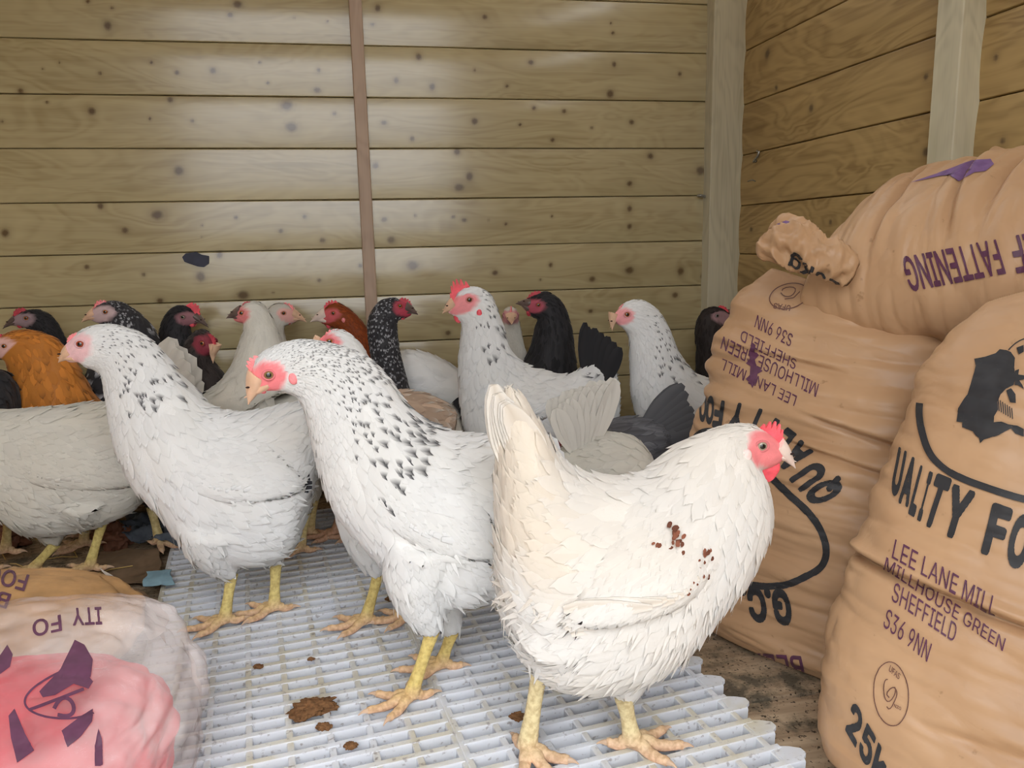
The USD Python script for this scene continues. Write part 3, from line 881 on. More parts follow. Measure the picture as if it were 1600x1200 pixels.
def litter(name, label, cat, px4, zs, mat, seed, amp):
    pts = [on_floor(x, y, z) for (x, y), z in zip(px4, zs)]
    tag(obj(name, sheet(pts, seed, amp), mat, smooth=True), label, cat)


litter('foil_strip', 'crinkled silvery strip along the edge of the folded paper sack', 'scrap', [(160, 888), (215, 925), (262, 985), (235, 1000)], [.10, .09, .05, .04], 'foil_edge', 4, .012)
litter('paper_scrap', 'torn brown paper lying flat behind the folded sack', 'paper', [(130, 905), (250, 915), (255, 862), (150, 862)], [.012, .012, .014, .014], 'dirty_paper', 6, .016)
litter('paper_scrap', 'dark torn paper flap beside the silvery strip', 'paper', [(185, 915), (258, 1005), (262, 960), (215, 918)], [.05, .034, .034, .05], 'dirty_paper', 7, .012)
litter('plastic_scrap', 'pale blue plastic scrap at the corner of the slatted floor', 'scrap', [(222, 920), (268, 918), (270, 895), (232, 898)], [.033, .033, .036, .036], 'blue_scrap', 9, .014)
litter('rag', 'crumpled grey rag in the shadow behind the streaked-nape hen', 'rag', [(195, 850), (285, 862), (280, 815), (200, 805)], [.02, .035, .04, .03], 'grey_rag', 12, .05)
for i, (x, y, lab) in enumerate([(12, 842, 'rounded brown lump in the shadow at the left edge'), (178, 842, 'rounded brown lump in the shadow behind the ivory hen\'s leg')]):
    lump('brown_lump', lab, 'lump', x, y, .034, .02, 'brown_lump', 30 + i, .8, 1.1)
rg_ = np.random.default_rng(5)
st_ = []
for k in range(160):
    p = np.array([rg_.uniform(-1.3, -0.47), rg_.uniform(1.2, 1.95), rg_.uniform(.004, .018)])
    a = rg_.uniform(0, np.pi)
    l = rg_.uniform(.03, .09)
    st_.append(tube([p, p + np.array([math.cos(a) * l / 2, math.sin(a) * l / 2, .003]), p + np.array([math.cos(a) * l, math.sin(a) * l, 0])], .0011, 5))
tag(obj('straw', join(*st_), 'straw'), 'loose straw strewn over the dark floor at the left', 'straw', kind='stuff')

# ---------------------------------------------------------------- small things on the walls
plain('navy_paint', srgb(38, 38, 58), 0.45, 0.4, 0.2, 60.0)
plain('steel', srgb(170, 170, 168), 0.25, 0.5, 0.2, 60.0, metallic=0.9)
mark = [on_plane(x, y, (0, YB - .0065, 0), (0, 1, 0)) for x, y in [(286, 402), (291, 397), (306, 395), (314, 399), (325, 401), (325, 411), (318, 416), (309, 415), (297, 411), (289, 408)]]
pm_ = trimesh.creation.extrude_polygon(Polygon([(p[0], p[2]) for p in mark]).buffer(.002), .0045, engine='earcut')
w_ = np.asarray(pm_.vertices)
pm_.vertices = np.c_[w_[:, 0], YB - .0015 - w_[:, 2], w_[:, 1]]
if pm_.volume < 0:
    pm_.invert()
tag(obj('paint_blotch', pm_, 'navy_paint', smooth=False), 'dark navy blotch of paint on the back wall left of the middle batten', 'paint mark')


def hook(name, label, cat, pts, r, cap=None):
    m = tube(pts, r, 10)
    if cap is not None:
        m = join(m, ellipsoid(cap, (r * 2.2, r * 2.2, r * 1.2), 2))
    tag(obj(name, m, 'steel'), label, cat)


hp = lambda x, y, d: on_plane(x, y, (XR - d, 0, 0), (1, 0, 0))
hook('wall_hook', 'small bright metal hook screwed into the right wall by the corner post', 'hook', [hp(1177, 254, -.004), hp(1179, 250, .012), hp(1184, 244, .018), hp(1186, 238, .014), hp(1183, 236, .008)], .0030, hp(1180, 252, .004))
hook('staple', 'bent bright wire staple on the right wall below the hook', 'staple', [hp(1168, 285, -.002), hp(1169, 283, .006), hp(1175, 281, .007), hp(1180, 283, .006), hp(1181, 285, -.002)], .0014)
bp = lambda x, y, d: on_plane(x, y, (0, YB - d, 0), (0, 1, 0))
hook('bolt', 'dark metal bolt sticking out of the corner post over the back wall', 'bolt', [bp(1112, 308, .012), bp(1104, 307, .014), bp(1093, 306, .016)], .0042, bp(1094, 306, .016))
# ---------------------------------------------------------------- hens
GRID = 0.03                                    # top of the plastic slatted floor the hens stand on

look('plumage', {
    'a': ('attribute', {'attribute': 'col'}), 'geo': ('geometry', {}),
    'n': ('noise_texture', {'scale': 260.0, 'detail': 2.0}),
    'b': ('bump', {'strength': 0.10, 'distance': 0.0015}),
    'p': ('principled_bsdf', {'roughness': 0.72, 'specular_ior_level': 0.25, 'sheen_weight': 0.08, 'sheen_roughness': 0.5}),
    't': ('translucent_bsdf', {}), 'm': ('mix_closure', {'fac': 0.16})},
    [('a.color', 'p.base_color'), ('a.color', 't.color'), ('geo.position', 'n.vector'), ('n.fac', 'b.height'), ('b.normal', 'p.normal'),
     ('p.BSDF', 'm.closure1'), ('t.BSDF', 'm.closure2')], 'm.closure')
look('hen_body', {
    'a': ('attribute', {'attribute': 'col'}), 'geo': ('geometry', {}),
    'n': ('noise_texture', {'scale': 420.0, 'detail': 3.0}),
    'b': ('bump', {'strength': 0.35, 'distance': 0.0012}),
    'p': ('principled_bsdf', {'roughness': 0.6, 'specular_ior_level': 0.3})},
    [('a.color', 'p.base_color'), ('geo.position', 'n.vector'), ('n.fac', 'b.height'), ('b.normal', 'p.normal')], 'p.BSDF')
look('eye', {'a': ('attribute', {'attribute': 'col'}),
             'p': ('principled_bsdf', {'roughness': 0.08, 'specular_ior_level': 0.6, 'coat_weight': 0.6})}, [('a.color', 'p.base_color')], 'p.BSDF')
plain('comb_red', srgb(226, 82, 92), 0.5, 0.4, 0.15, 90.0, 0.6, 260.0, subsurface_weight=0.25, subsurface_scale=0.004)
plain('comb_pink', srgb(228, 128, 130), 0.5, 0.4, 0.15, 90.0, 0.6, 260.0, subsurface_weight=0.25, subsurface_scale=0.004)
plain('comb_dull', srgb(186, 64, 76), 0.55, 0.4, 0.2, 90.0, 0.6, 260.0)
plain('earlobe_white', srgb(236, 206, 200), 0.5, 0.4, 0.1, 90.0, 0.4, 260.0)
plain('beak_horn', srgb(214, 176, 146), 0.35, 0.5, 0.12, 60.0)
plain('beak_pale', srgb(228, 208, 196), 0.35, 0.5, 0.10, 60.0)
plain('beak_dark', srgb(92, 76, 70), 0.35, 0.5, 0.35, 60.0)
plain('claw_horn', srgb(196, 166, 138), 0.4, 0.5, 0.1, 60.0)
look('shank', {
    'a': ('attribute', {'attribute': 'col'}), 'geo': ('geometry', {}),
    'n': ('noise_texture', {'scale': 160.0, 'detail': 3.0}),
    'r': ('rgb_ramp', {'ramp': [(0.35, (0.72, 0.66, 0.6)), (0.62, (1.0, 1.0, 1.0))]}),
    'm': ('mix', {'mix_type': 'multiply', 'fac': 1.0}),
    'p': ('principled_bsdf', {'roughness': 0.5, 'specular_ior_level': 0.4})},
    [('a.color', 'm.color1'), ('geo.position', 'n.vector'), ('n.fac', 'r.fac'), ('r.color', 'm.color2'), ('m.color', 'p.base_color')], 'p.BSDF')

WHITE = np.array([0.73, 0.73, 0.72])
CREAM = np.array([0.87, 0.82, 0.73])
BUFF = srgb(190, 120, 48)
RUST = srgb(140, 66, 26)
BLACK = np.array([0.020, 0.019, 0.021])
GREY = np.array([0.11, 0.11, 0.12])
YELLOW, PALE_LEG = srgb(218, 200, 142), srgb(222, 204, 150)


def spline(P, n, closed=False):
    P = np.asarray(P, float)
    d = np.r_[0, np.cumsum(np.maximum(np.linalg.norm(np.diff(P.reshape(len(P), -1), axis=0), axis=1), 1e-6))]
    return d


def loft_body(top, bot, wid, rings=84, seg=40):
    """Closed tube through (top, bottom) points of the sagittal plane with full widths. Returns the mesh and per-vertex ring number, plus the rings."""
    top, bot, wid = np.asarray(top, float), np.asarray(bot, float), np.asarray(wid, float)
    c = (top + bot) / 2
    d = np.r_[0, np.cumsum(np.linalg.norm(np.diff(c, axis=0), axis=1) + 0.35 * np.linalg.norm(np.diff(top - bot, axis=0), axis=1) + 1e-5)]
    s = np.linspace(0, d[-1], rings)
    T = PchipInterpolator(d, top)(s) * 0.5 + CubicSpline(d, top)(s) * 0.5
    B = PchipInterpolator(d, bot)(s) * 0.5 + CubicSpline(d, bot)(s) * 0.5
    W = PchipInterpolator(d, wid)(s)
    # rounded ends
    def cap(T, B, W, ext):
        c0, c1 = (T[0] + B[0]) / 2, (T[3] + B[3]) / 2
        u = (c0 - c1) / np.linalg.norm(c0 - c1)
        h = np.linalg.norm(T[0] - B[0]) / 2
        tt, bb, ww = [], [], []
        for a in (80, 62, 42, 22):
            k, e = math.cos(math.radians(a)), math.sin(math.radians(a)) * h * ext
            tt.append(c0 + (T[0] - c0) * k + u * e)
            bb.append(c0 + (B[0] - c0) * k + u * e)
            ww.append(W[0] * k)
        return np.vstack([tt, T]), np.vstack([bb, B]), np.r_[ww, W]
    T, B, W = cap(T, B, W, 0.45)
    T, B, W = (x[::-1] for x in cap(T[::-1], B[::-1], W[::-1], 0.6))
    n = len(T)
    C, Hh = (T + B) / 2, (T - B) / 2
    th = np.arange(seg) * 2 * np.pi / seg
    cz, cy = np.cos(th), np.sin(th)
    cy = np.sign(cy) * np.abs(cy) ** 0.9
    wy = cy[None, :] * W[:, None] / 2
    v = np.empty((n, seg, 3))
    v[:, :, 0] = C[:, None, 0] + Hh[:, None, 0] * cz
    v[:, :, 2] = C[:, None, 1] + Hh[:, None, 1] * cz
    v[:, :, 1] = wy
    V = np.vstack([v.reshape(-1, 3), v[0].mean(0), v[-1].mean(0)])
    i, j = np.meshgrid(np.arange(n - 1), np.arange(seg), indexing='ij')
    p, q = (i * seg + j).ravel(), (i * seg + (j + 1) % seg).ravel()
    f = np.vstack([np.stack([p, q, q + seg], 1), np.stack([p, q + seg, p + seg], 1)])
    e0, e1, b1 = n * seg, n * seg + 1, (n - 1) * seg
    jj = np.arange(seg)
    f = np.vstack([f, np.stack([np.full(seg, e0), (jj + 1) % seg, jj], 1), np.stack([np.full(seg, e1), b1 + jj, b1 + (jj + 1) % seg], 1)])
    m = trimesh.Trimesh(V, f, process=False)
    if m.volume < 0:
        m.invert()
    return m, C, Hh, W


FEATHER_T = np.array([0.0, 0.3, 0.62, 0.86, 1.0])
FEATHER_W = np.array([0.45, 0.9, 1.0, 0.72, 0.12])


def feathers(P, N, D, L, Wd, lift, col_fn, tree, BV, BN, rg, lay=0.0012, nmix=0.55, tips=None):
    """Overlapping contour feathers: roots P, surface normals N, flow directions D, lengths L, widths Wd. Returns mesh, normals, colours."""
    k, r = len(P), len(FEATHER_T)
    D = D - N * np.sum(D * N, 1, keepdims=True)
    D /= np.maximum(np.linalg.norm(D, axis=1, keepdims=True), 1e-9)
    S = np.cross(N, D)
    ts = FEATHER_T[None, :, None]
    cols = np.array([-0.5, 0.0, 0.5])
    wv = FEATHER_W if tips is None else tips
    ctr = P[:, None, :] + D[:, None, :] * (L[:, None, None] * ts)                       # k r 3
    pts = ctr[:, :, None, :] + S[:, None, None, :] * (Wd[:, None, None, None] * wv[None, :, None, None] * cols[None, None, :, None])
    pts = pts.copy()
    pts[:, :, [0, 2], :] -= D[:, None, None, :] * (L[:, None, None, None] * 0.10 * np.array([0, .3, .6, 1, 1.0])[None, :, None, None])
    flat = pts.reshape(-1, 3)
    _, q = tree.query(flat)
    nq = BN[q]
    h = np.sum((flat - BV[q]) * nq, 1)
    want = (lay * (0.4 + rg.random(k))[:, None, None] + (L * lift)[:, None, None] * (FEATHER_T ** 1.3)[None, :, None]
            + (Wd * 0.10)[:, None, None] * np.array([-1.0, 0.35, -1.0])[None, None, :] * np.ones((1, r, 1)))
    want[:, 0, :] -= 0.0015
    flat = flat + nq * (want.reshape(-1) - np.clip(h, -0.05, 0.05))[:, None]
    base = (np.arange(k) * r * 3)[:, None]
    f = []
    for i in range(r - 1):
        for j in range(2):
            a = i * 3 + j
            f += [np.c_[base + a, base + a + 3, base + a + 4], np.c_[base + a, base + a + 4, base + a + 1]]
    f = np.vstack(f)
    m = trimesh.Trimesh(flat, f, process=False)
    gn = normals_of(m)
    flip = np.sum(gn * nq, 1) < 0
    gn[flip] *= -1
    nn = gn * (1 - nmix) + nq * nmix
    nn /= np.linalg.norm(nn, axis=1, keepdims=True)
    tt = np.broadcast_to(FEATHER_T[None, :, None], (k, r, 3))
    ww = np.broadcast_to(cols[None, None, :], (k, r, 3))
    c = col_fn(tt, ww).reshape(-1, 3)
    return m, nn, c


def blade(root, direction, side, length, width, curve=0.0, rows=9, tip=0.5, thick=0.0012):
    """One long tail or wing feather: a thin cambered blade with a raised shaft. Closed, with real thickness."""
    d, s = np.asarray(direction, float), np.asarray(side, float)
    d = d / np.linalg.norm(d)
    s = s - d * (s @ d)
    s /= np.linalg.norm(s)
    n = np.cross(s, d)
    t = np.linspace(0, 1, rows)
    w = width * np.clip(0.28 + 0.9 * np.sin(np.clip(t * 1.25, 0, 1) * np.pi / 2), 0, 1) * np.sqrt(np.clip(1 - np.clip((t - tip) / (1.02 - tip), 0, 1) ** 2, 0.0, 1))
    ctr = np.asarray(root) + np.outer(t * length, d) + np.outer(curve * length * t ** 2, n)
    x = np.array([-0.5, -0.25, 0.0, 0.25, 0.5])
    cam_ = np.array([-0.10, -0.02, 0.05, -0.02, -0.10])
    top = ctr[:, None, :] + w[:, None, None] * (x[None, :, None] * s + cam_[None, :, None] * n)
    V = np.concatenate([top.reshape(-1, 3), (top - n * thick).reshape(-1, 3)])
    k, f = len(x), []
    o = rows * k
    for i in range(rows - 1):
        for j in range(k - 1):
            a = i * k + j
            f += [(a, a + 1, a + k + 1), (a, a + k + 1, a + k), (o + a, o + a + k + 1, o + a + 1), (o + a, o + a + k, o + a + k + 1)]
        a, b = i * k, i * k + k - 1
        f += [(a, a + k, o + a + k), (a, o + a + k, o + a), (b, o + b, o + b + k), (b, o + b + k, b + k)]
    for i in (0, rows - 1):
        for j in range(k - 1):
            a = i * k + j
            q = [(a, o + a, o + a + 1), (a, o + a + 1, a + 1)]
            f += q if i == 0 else [t_[::-1] for t_ in q]
    m = trimesh.Trimesh(V, np.array(f), process=False)
    if m.volume < 0:
        m.invert()
    tt = np.tile(np.repeat(t, k), 2)
    xx = np.tile(np.tile(x, rows), 2)
    return m, tt, xx


def serrated(length, height, points, lean=0.25):
    """Single comb outline in (x along the head, z up)."""
    pts = [(0, -0.006)]
    for i in range(points):
        a = (i + 0.15) / points
        env = height * (0.35 + 0.65 * math.sin(math.pi * min(1, (i + 0.8) / (points + 0.3))))
        pts += [(length * a, env * 0.42), (length * (a + 0.55 / points) - lean * env, env), (length * (a + 0.75 / points), env * 0.5)]
    pts += [(length, 0.0), (length, -0.006)]
    return Polygon(pts).buffer(-0.0006).buffer(0.0012, quad_segs=3).simplify(0.0002)


def comb_mesh(length, height, points, thick):
    p = serrated(length, height, points)
    if p.geom_type != 'Polygon':
        p = max(p.geoms, key=lambda q: q.area)
    m = trimesh.creation.extrude_polygon(p, thick, engine='earcut')
    m = m.subdivide_to_size(0.006)
    m.merge_vertices()
    # swell the middle, thin the points
    v = m.vertices.copy()
    zz = np.clip(v[:, 1] / max(height, 1e-4), 0, 1)
    v[:, 2] = (v[:, 2] - thick / 2) * (1.15 - 0.75 * zz)
    v[:, 2] += 0.0015 * np.sin(v[:, 0] * 160)
    m.vertices = np.c_[v[:, 0], v[:, 2], v[:, 1]]
    if m.volume < 0:
        m.invert()
    return m


def leg_mesh(hock, foot, heading, col, r=0.0085, toe=0.062, spread=38):
    """Shank with ring scales, three front toes and one hind toe; foot is the ground point under the ankle. Returns mesh, colours, claws."""
    hock, foot = np.asarray(hock, float), np.asarray(foot, float)
    ankle = foot + np.array([0, 0, r * 1.15])
    n = 26
    t = np.linspace(0, 1, n)
    path = hock[None] * (1 - t[:, None]) + ankle[None] * t[:, None]
    rad = r * (1.12 - 0.3 * np.sin(t * np.pi) + 0.12 * t) * (1 + 0.035 * (np.arange(n) % 2))
    parts = [manifold(tube(path, rad, 12))]
    claws = []
    for ang, ln, k in ((spread, 0.85, 0), (2, 1.0, 1), (-spread, 0.82, 2), (178, 0.5, 3)):
        a = math.radians(heading + ang)
        d = np.array([math.cos(a), math.sin(a), 0.0])
        L = toe * ln
        q = np.linspace(0, 1, 12)
        pth = ankle[None] + d[None] * (L * q)[:, None]
        rr = r * (0.92 - 0.42 * q) * (1 + 0.06 * np.sin(q * 22))
        pth[:, 2] = ankle[2] * (1 - np.clip(q * 2.2, 0, 1)) + (foot[2] + rr * 0.95) * np.clip(q * 2.2, 0, 1) + 0.003 * np.sin(q * np.pi * 2.5) * (q > .2) * 0.5
        parts.append(manifold(tube(pth, rr, 10)))
        e = pth[-1]
        cq = np.linspace(0, 1, 6)
        cp = e[None] + d[None] * (0.013 * cq)[:, None] + np.array([0, 0, 1.0])[None] * (0.0015 * np.sin(cq * 2) - 0.004 * cq ** 2)[:, None]
        claws.append(tube(cp, r * 0.40 * (1 - 0.85 * cq), 8))
    mm = parts[0]
    for p in parts[1:]:
        mm = mm + p
    m = from_manifold(mm)
    z = (m.vertices[:, 2] - foot[2])
    u = np.clip(z / 0.03, 0, 1)[:, None]
    pink = srgb(218, 176, 148)
    c = pink * (1 - u) + np.asarray(col) * u
    return m, c, claws


TEMPLATE = [(-.255, -.015, -.235, -.075, .07), (-.21, .0, -.20, -.125, .13), (-.15, -.005, -.14, -.165, .165), (-.09, -.005, -.08, -.18, .175), (-.045, .012, -.015, -.155, .165)]


def hen(label, origin, heading, stations, eye, beak_tip, legs=None, style='white', fine=False, comb=(0.03, 0.014, 5), comb_px=None, comb_mat='comb_red',
        wattle=0.0, wattle_mat='comb_red', face=None, face_r=(0.021, 0.017), face_col=None, lobe=None, tail=None, wing=None, beak_mat='beak_horn', leg_col=YELLOW,
        body_col=CREAM, seed=0, thigh=True, base=None, eye_col=None, group=None, feather_scale=1.0, fluff=0, z_foot=GRID, neck_y=None, compact=1.0, body_w=1.0, fk=0.30, tail_flow=None, leg_r=0.0092):
    rg = np.random.default_rng(1000 + seed)
    h = math.radians(heading)
    fw, lf = np.array([math.cos(h), math.sin(h), 0]), np.array([-math.sin(h), math.cos(h), 0])
    if neck_y is not None:                              # origin from the depth of the first neck station
        (tx, ty), (bx, by), _ = stations[0]
        S = on_plane((tx + bx) / 2, (ty + by) / 2, (0, neck_y, 0), (0, 1, 0))
        O = np.array([S[0], S[1], 0]) - fw * 0.095
        k = compact
        base = [((0.095 + a * k, S[2] + b), (0.095 + c * k, S[2] + max(d, -(S[2] - z_foot - 0.09))), w_ * body_w) for a, b, c, d, w_ in TEMPLATE]
    elif origin is None:
        O = np.mean([on_floor(l_[2], l_[3], l_[5] if len(l_) > 5 else z_foot) for l_ in legs], axis=0) * np.array([1, 1, 0])
    else:
        O = np.array([origin[0], origin[1], 0.0])
    root = thing('hen', label, 'hen', O, heading, group)

    def loc(p):
        d = np.asarray(p) - O
        return np.array([d @ fw, d @ lf, d[2]])

    def px(x, y, lat=0.0):
        """pixel -> local (forward, up) on the plane at lateral distance lat."""
        q = loc(on_plane(x, y, O + lf * lat, lf))
        return np.array([q[0], q[2]])

    near = 1.0 if lf @ (CAM - O) > 0 else -1.0          # which flank faces the camera
    top, bot, wid = [], [], []
    for s in (base or []):
        top.append(s[0]), bot.append(s[1]), wid.append(s[2])
    LOCAL = isinstance(eye, str)
    for (tx, ty), (bx, by), w in stations:
        top.append(np.array([tx, ty]) if LOCAL else px(tx, ty)), bot.append(np.array([bx, by]) if LOCAL else px(bx, by)), wid.append(w)
    if LOCAL:
        eye = np.array([float(q) for q in eye.split()])
        beak_tip = np.array(beak_tip, float)
    top, bot, wid = np.array(top), np.array(bot), np.array(wid)
    m, C, Hh, W = loft_body(top, bot, wid, 90 if fine else 64, 44 if fine else 32)
    nr, seg = len(C), (44 if fine else 32)
    T = np.gradient(C, axis=0)
    T /= np.linalg.norm(T, axis=1, keepdims=True)
    ring_v = np.asarray(m.vertices)[: nr * seg]
    ring_i = np.repeat(np.arange(nr), seg)
    src_c = [np.tile(np.cos(np.arange(seg) * 2 * np.pi / seg), nr)]
    src_v, src_d, src_h = [ring_v], [np.c_[-T[ring_i, 0], np.zeros(nr * seg), -T[ring_i, 1]]], [2 * np.linalg.norm(Hh, axis=1)[ring_i]]
    mm = manifold(m)
    # ---- legs and thighs
    LEG = []
    for lg in (legs or []):
        kx, ky, fx, fy, side = lg[:5]
        zf = lg[5] if len(lg) > 5 else z_foot
        foot = loc(on_floor(fx, fy, zf))
        hock2 = loc(on_plane(kx, ky, O + lf * foot[1] * 0.95, lf))
        LEG.append((hock2, foot, lg[6] if len(lg) > 6 else 0.0, side))
    if legs is None:
        bx = float(np.interp(0.42, [0, 1], [top[:, 0].min(), top[:, 0].max()])) if base is None else 0.0
        for s in (-1, 1):
            LEG.append((np.array([bx - 0.01, 0.042 * s, z_foot + 0.085]), np.array([bx + 0.005, 0.045 * s, z_foot]), 8.0 * s, s))
    for hock, foot, th_, side in LEG:
        # thigh: feathered drumstick from inside the body to just above the hock
        k = np.argmin(np.abs(C[: int(nr * 0.6), 0] - (hock[0] + 0.012)))
        hip = np.array([C[k, 0], 0.3 * W[k] * np.sign(foot[1] if abs(foot[1]) > .005 else side), C[k, 1] - 0.25 * abs(Hh[k, 1])])
        q = np.linspace(0, 1, 9)
        end = hock + np.array([0, 0, 0.002])
        pth = hip[None] * (1 - q[:, None]) + end[None] * q[:, None] + np.array([0.012, 0, 0])[None] * np.sin(q * np.pi)[:, None]
        rad = np.interp(q, [0, 0.35, 0.75, 0.93, 1.0], [0.05, 0.046, 0.029, 0.018, 0.0125])
        tm = tube(pth, rad, 20)
        tm.subdivide()
        mm = mm + manifold(tm)
        dd = (end - hip) / np.linalg.norm(end - hip)
        src_v.append(np.asarray(tm.vertices)), src_d.append(np.tile(dd + np.array([-0.25, 0, 0]), (len(tm.vertices), 1))), src_h.append(np.full(len(tm.vertices), 0.15)), src_c.append(np.full(len(tm.vertices), -1.0))
    mm = mm.refine_to_length(0.009 if fine else 0.014)
    bm = from_manifold(mm)
    bm.merge_vertices(digits_vertex=7)
    trimesh.smoothing.filter_taubin(bm, lamb=0.5, nu=0.52, iterations=36 if fine else 12)
    BV, BN = np.asarray(bm.vertices), normals_of(bm)
    src_v, src_d, src_h = np.vstack(src_v), np.vstack(src_d), np.concatenate(src_h)
    st = cKDTree(src_v)
    _, qi = st.query(BV)
    BD, BH, BC = src_d[qi], src_h[qi], np.concatenate(src_c)[qi]
    if tail_flow is not None:
        (tx_, ty_), ta_ = tail_flow
        tr_ = px(tx_, ty_)
        k_ = np.clip((BV[:, 2] - tr_[1]) / 0.05, 0, 1) * np.clip((tr_[0] + 0.02 - BV[:, 0]) / 0.04, 0, 1)
        ad = np.array([math.cos(math.radians(ta_)), 0, math.sin(math.radians(ta_))])
        BD = BD * (1 - k_[:, None]) + ad[None] * k_[:, None] * 1.2
    tree = cKDTree(BV)
    NAPE_CURVE[0] = lambda P_: np.clip((BC[tree.query(P_)[1]] + 0.25) / 0.6, 0, 1)
    BD = BD + np.array([0, 0, -0.35]) * np.clip(np.abs(BN[:, 1:2]) * 1.3 - 0.2, 0, 1) * (BH[:, None] > 0.09)
    # ---- head frame
    e = eye if LOCAL else px(*eye, near * 0.016)
    bt = beak_tip if LOCAL else px(*beak_tip)
    b0 = C[-4]                                             # front of the skull
    hdir = (bt - b0) / np.linalg.norm(bt - b0)
    fdir = np.array([hdir[0], hdir[1]])
    # face skin: an oval round the eye, stretched towards the beak
    fc = face if face is not None else {'white': srgb(214, 150, 148), 'black': srgb(120, 70, 74)}.get(style, srgb(214, 150, 148))
    if face_col is not None:
        fc = face_col
    fcen = e + 0.38 * (b0 - e) + np.array([0, -0.003])
    u = (BV[:, [0, 2]] - fcen)
    ax_ = (b0 - e) / max(np.linalg.norm(b0 - e), 1e-6)
    ax2 = np.array([-ax_[1], ax_[0]])
    fr = np.sqrt((u @ ax_ / (0.8 * face_r[0] + 0.38 * np.linalg.norm(b0 - e))) ** 2 + (u @ ax2 / face_r[1]) ** 2)
    fr = fr + 0.25 * (meshkit.noise(BV * 160, seed) - 0.5)
    fmask = np.clip((1.1 - fr) / 0.25, 0, 1)
    fmask *= (BH < 0.085)
    PAT = PATTERN[style]
    ctx = dict(BV=BV, C=C, nr=nr)
    bcol = PAT(BV, BH, BD, rg, None, None)
    var = 0.9 + 0.2 * meshkit.noise(BV * 220, seed + 3)
    bcol = bcol * (1 - fmask[:, None]) + (np.asarray(fc)[None] * var[:, None]) * fmask[:, None]
    obj('body', bm, 'hen_body', root, smooth=True, col=bcol)
    # ---- contour feathers
    tri = BV[bm.faces]
    area = 0.5 * np.linalg.norm(np.cross(tri[:, 1] - tri[:, 0], tri[:, 2] - tri[:, 0]), axis=1)
    fh = BH[bm.faces].mean(1)
    Lf = np.clip((fk + (0.30 - fk) * np.clip((fh - 0.17) / 0.035, 0, 1)) * (fh - 0.022), 0.0055, 0.040 * feather_scale)
    dens = 0.11 if fine else 0.22
    wgt = area / (dens * Lf ** 2)
    cnt = int(min(wgt.sum(), 7500 if fine else 2200))
    pick = rg.choice(len(area), cnt, p=wgt / wgt.sum())
    ab = rg.random((cnt, 2))
    fl = ab.sum(1) > 1
    ab[fl] = 1 - ab[fl]
    P = tri[pick, 0] + ab[:, :1] * (tri[pick, 1] - tri[pick, 0]) + ab[:, 1:] * (tri[pick, 2] - tri[pick, 0])
    _, qi = tree.query(P)
    fnrm = np.asarray(bm.face_normals)[pick]
    keep = (fmask[qi] < 0.35) & (np.sum(fnrm * BN[qi], 1) > 0.85)
    # nothing on the last rings of the beak end
    keep &= (((P[:, [0, 2]] - b0) @ fdir) < 0.002) | (np.linalg.norm(P[:, [0, 2]] - b0, axis=1) > 0.024)
    P, qi = P[keep], qi[keep]
    L = np.clip((fk + (0.30 - fk) * np.clip((BH[qi] - 0.17) / 0.035, 0, 1)) * (BH[qi] - 0.022), 0.0055, 0.040 * feather_scale) * rg.uniform(0.85, 1.15, len(P))
    L = L * 1.12
    Wd = L * np.where(BH[qi] > 0.11, 0.44, 0.32)
    if tail_flow is not None:
        L = L * np.where((P[:, 0] < tr_[0] + 0.02) & (P[:, 2] > BV[:, 2][BV[:, 0] < tr_[0]].max() - 0.035), 0.45, 1.0)
        Wd = np.minimum(Wd, L * 0.6)
    Dj = BD[qi] + rg.normal(0, 0.10, (len(P), 3))
    lift = np.where(BH[qi] > 0.11, 0.075, 0.05) * rg.uniform(0.5, 1.5, len(P))
    fm_, fn_, fcol = feathers(P, BN[qi], Dj, L, Wd, lift, lambda t, w: PAT(P, BH[qi], BD[qi], rg, t, w), tree, BV, BN, rg, nmix=0.36 if fine else 0.5)
    plum = [(fm_, fn_, fcol)]
    if fluff:
        # loose, wispy down under the tail and along the belly
        lo = np.where((BN[:, 2] < 0.35) & (BH > 0.07) & (BV[:, 2] < np.percentile(BV[:, 2], 40)))[0]
        pk = rg.choice(lo, fluff)
        Pf = BV[pk]
        Lw = rg.uniform(0.02, 0.036, fluff)
        dn = BD[pk] * 0.7 + np.array([-0.25, 0, -0.75]) + rg.normal(0, 0.22, (fluff, 3))
        w3 = feathers(Pf, BN[pk], dn, Lw, Lw * 0.22, rg.uniform(0.15, 0.4, fluff), lambda t, w: PAT(Pf, BH[pk], BD[pk], rg, t, w), tree, BV, BN, rg, nmix=0.5,
                      tips=np.array([1.0, 0.9, 0.6, 0.3, 0.05]))
        plum.append(w3)
    pm = join(*[p[0] for p in plum])
    obj('plumage', pm, 'plumage', root, smooth=True, kind='stuff', col=np.vstack([p[2] for p in plum]), normals=np.vstack([p[1] for p in plum]))
    if style == 'cream':
        FP, FL = [], []
        for sx, sz, sr in RUST_SPOTS:
            for _ in range(int(2 + sr * 900)):
                x_, z_ = sx + rg.normal(0, sr * 0.6), sz + rg.normal(0, sr * 0.9)
                hit, _, _ = bm.ray.intersects_location([[x_, near * 0.4, z_]], [[0, -near, 0]], multiple_hits=False)
                if len(hit):
                    FP.append(hit[0]), FL.append(rg.uniform(0.8, 1.6) * sr)
        FP, FL = np.array(FP), np.array(FL)
        _, q2 = tree.query(FP)
        rc = np.array([0.16, 0.055, 0.03])
        ff = feathers(FP, BN[q2], BD[q2] + rg.normal(0, .3, FP.shape), FL, FL * 0.55, np.full(len(FL), .05), lambda t, w: np.broadcast_to(rc, t.shape + (3,)) * rg.uniform(.7, 1.6, (len(FL), 1, 1, 1)), tree, BV, BN, rg, lay=0.0105)
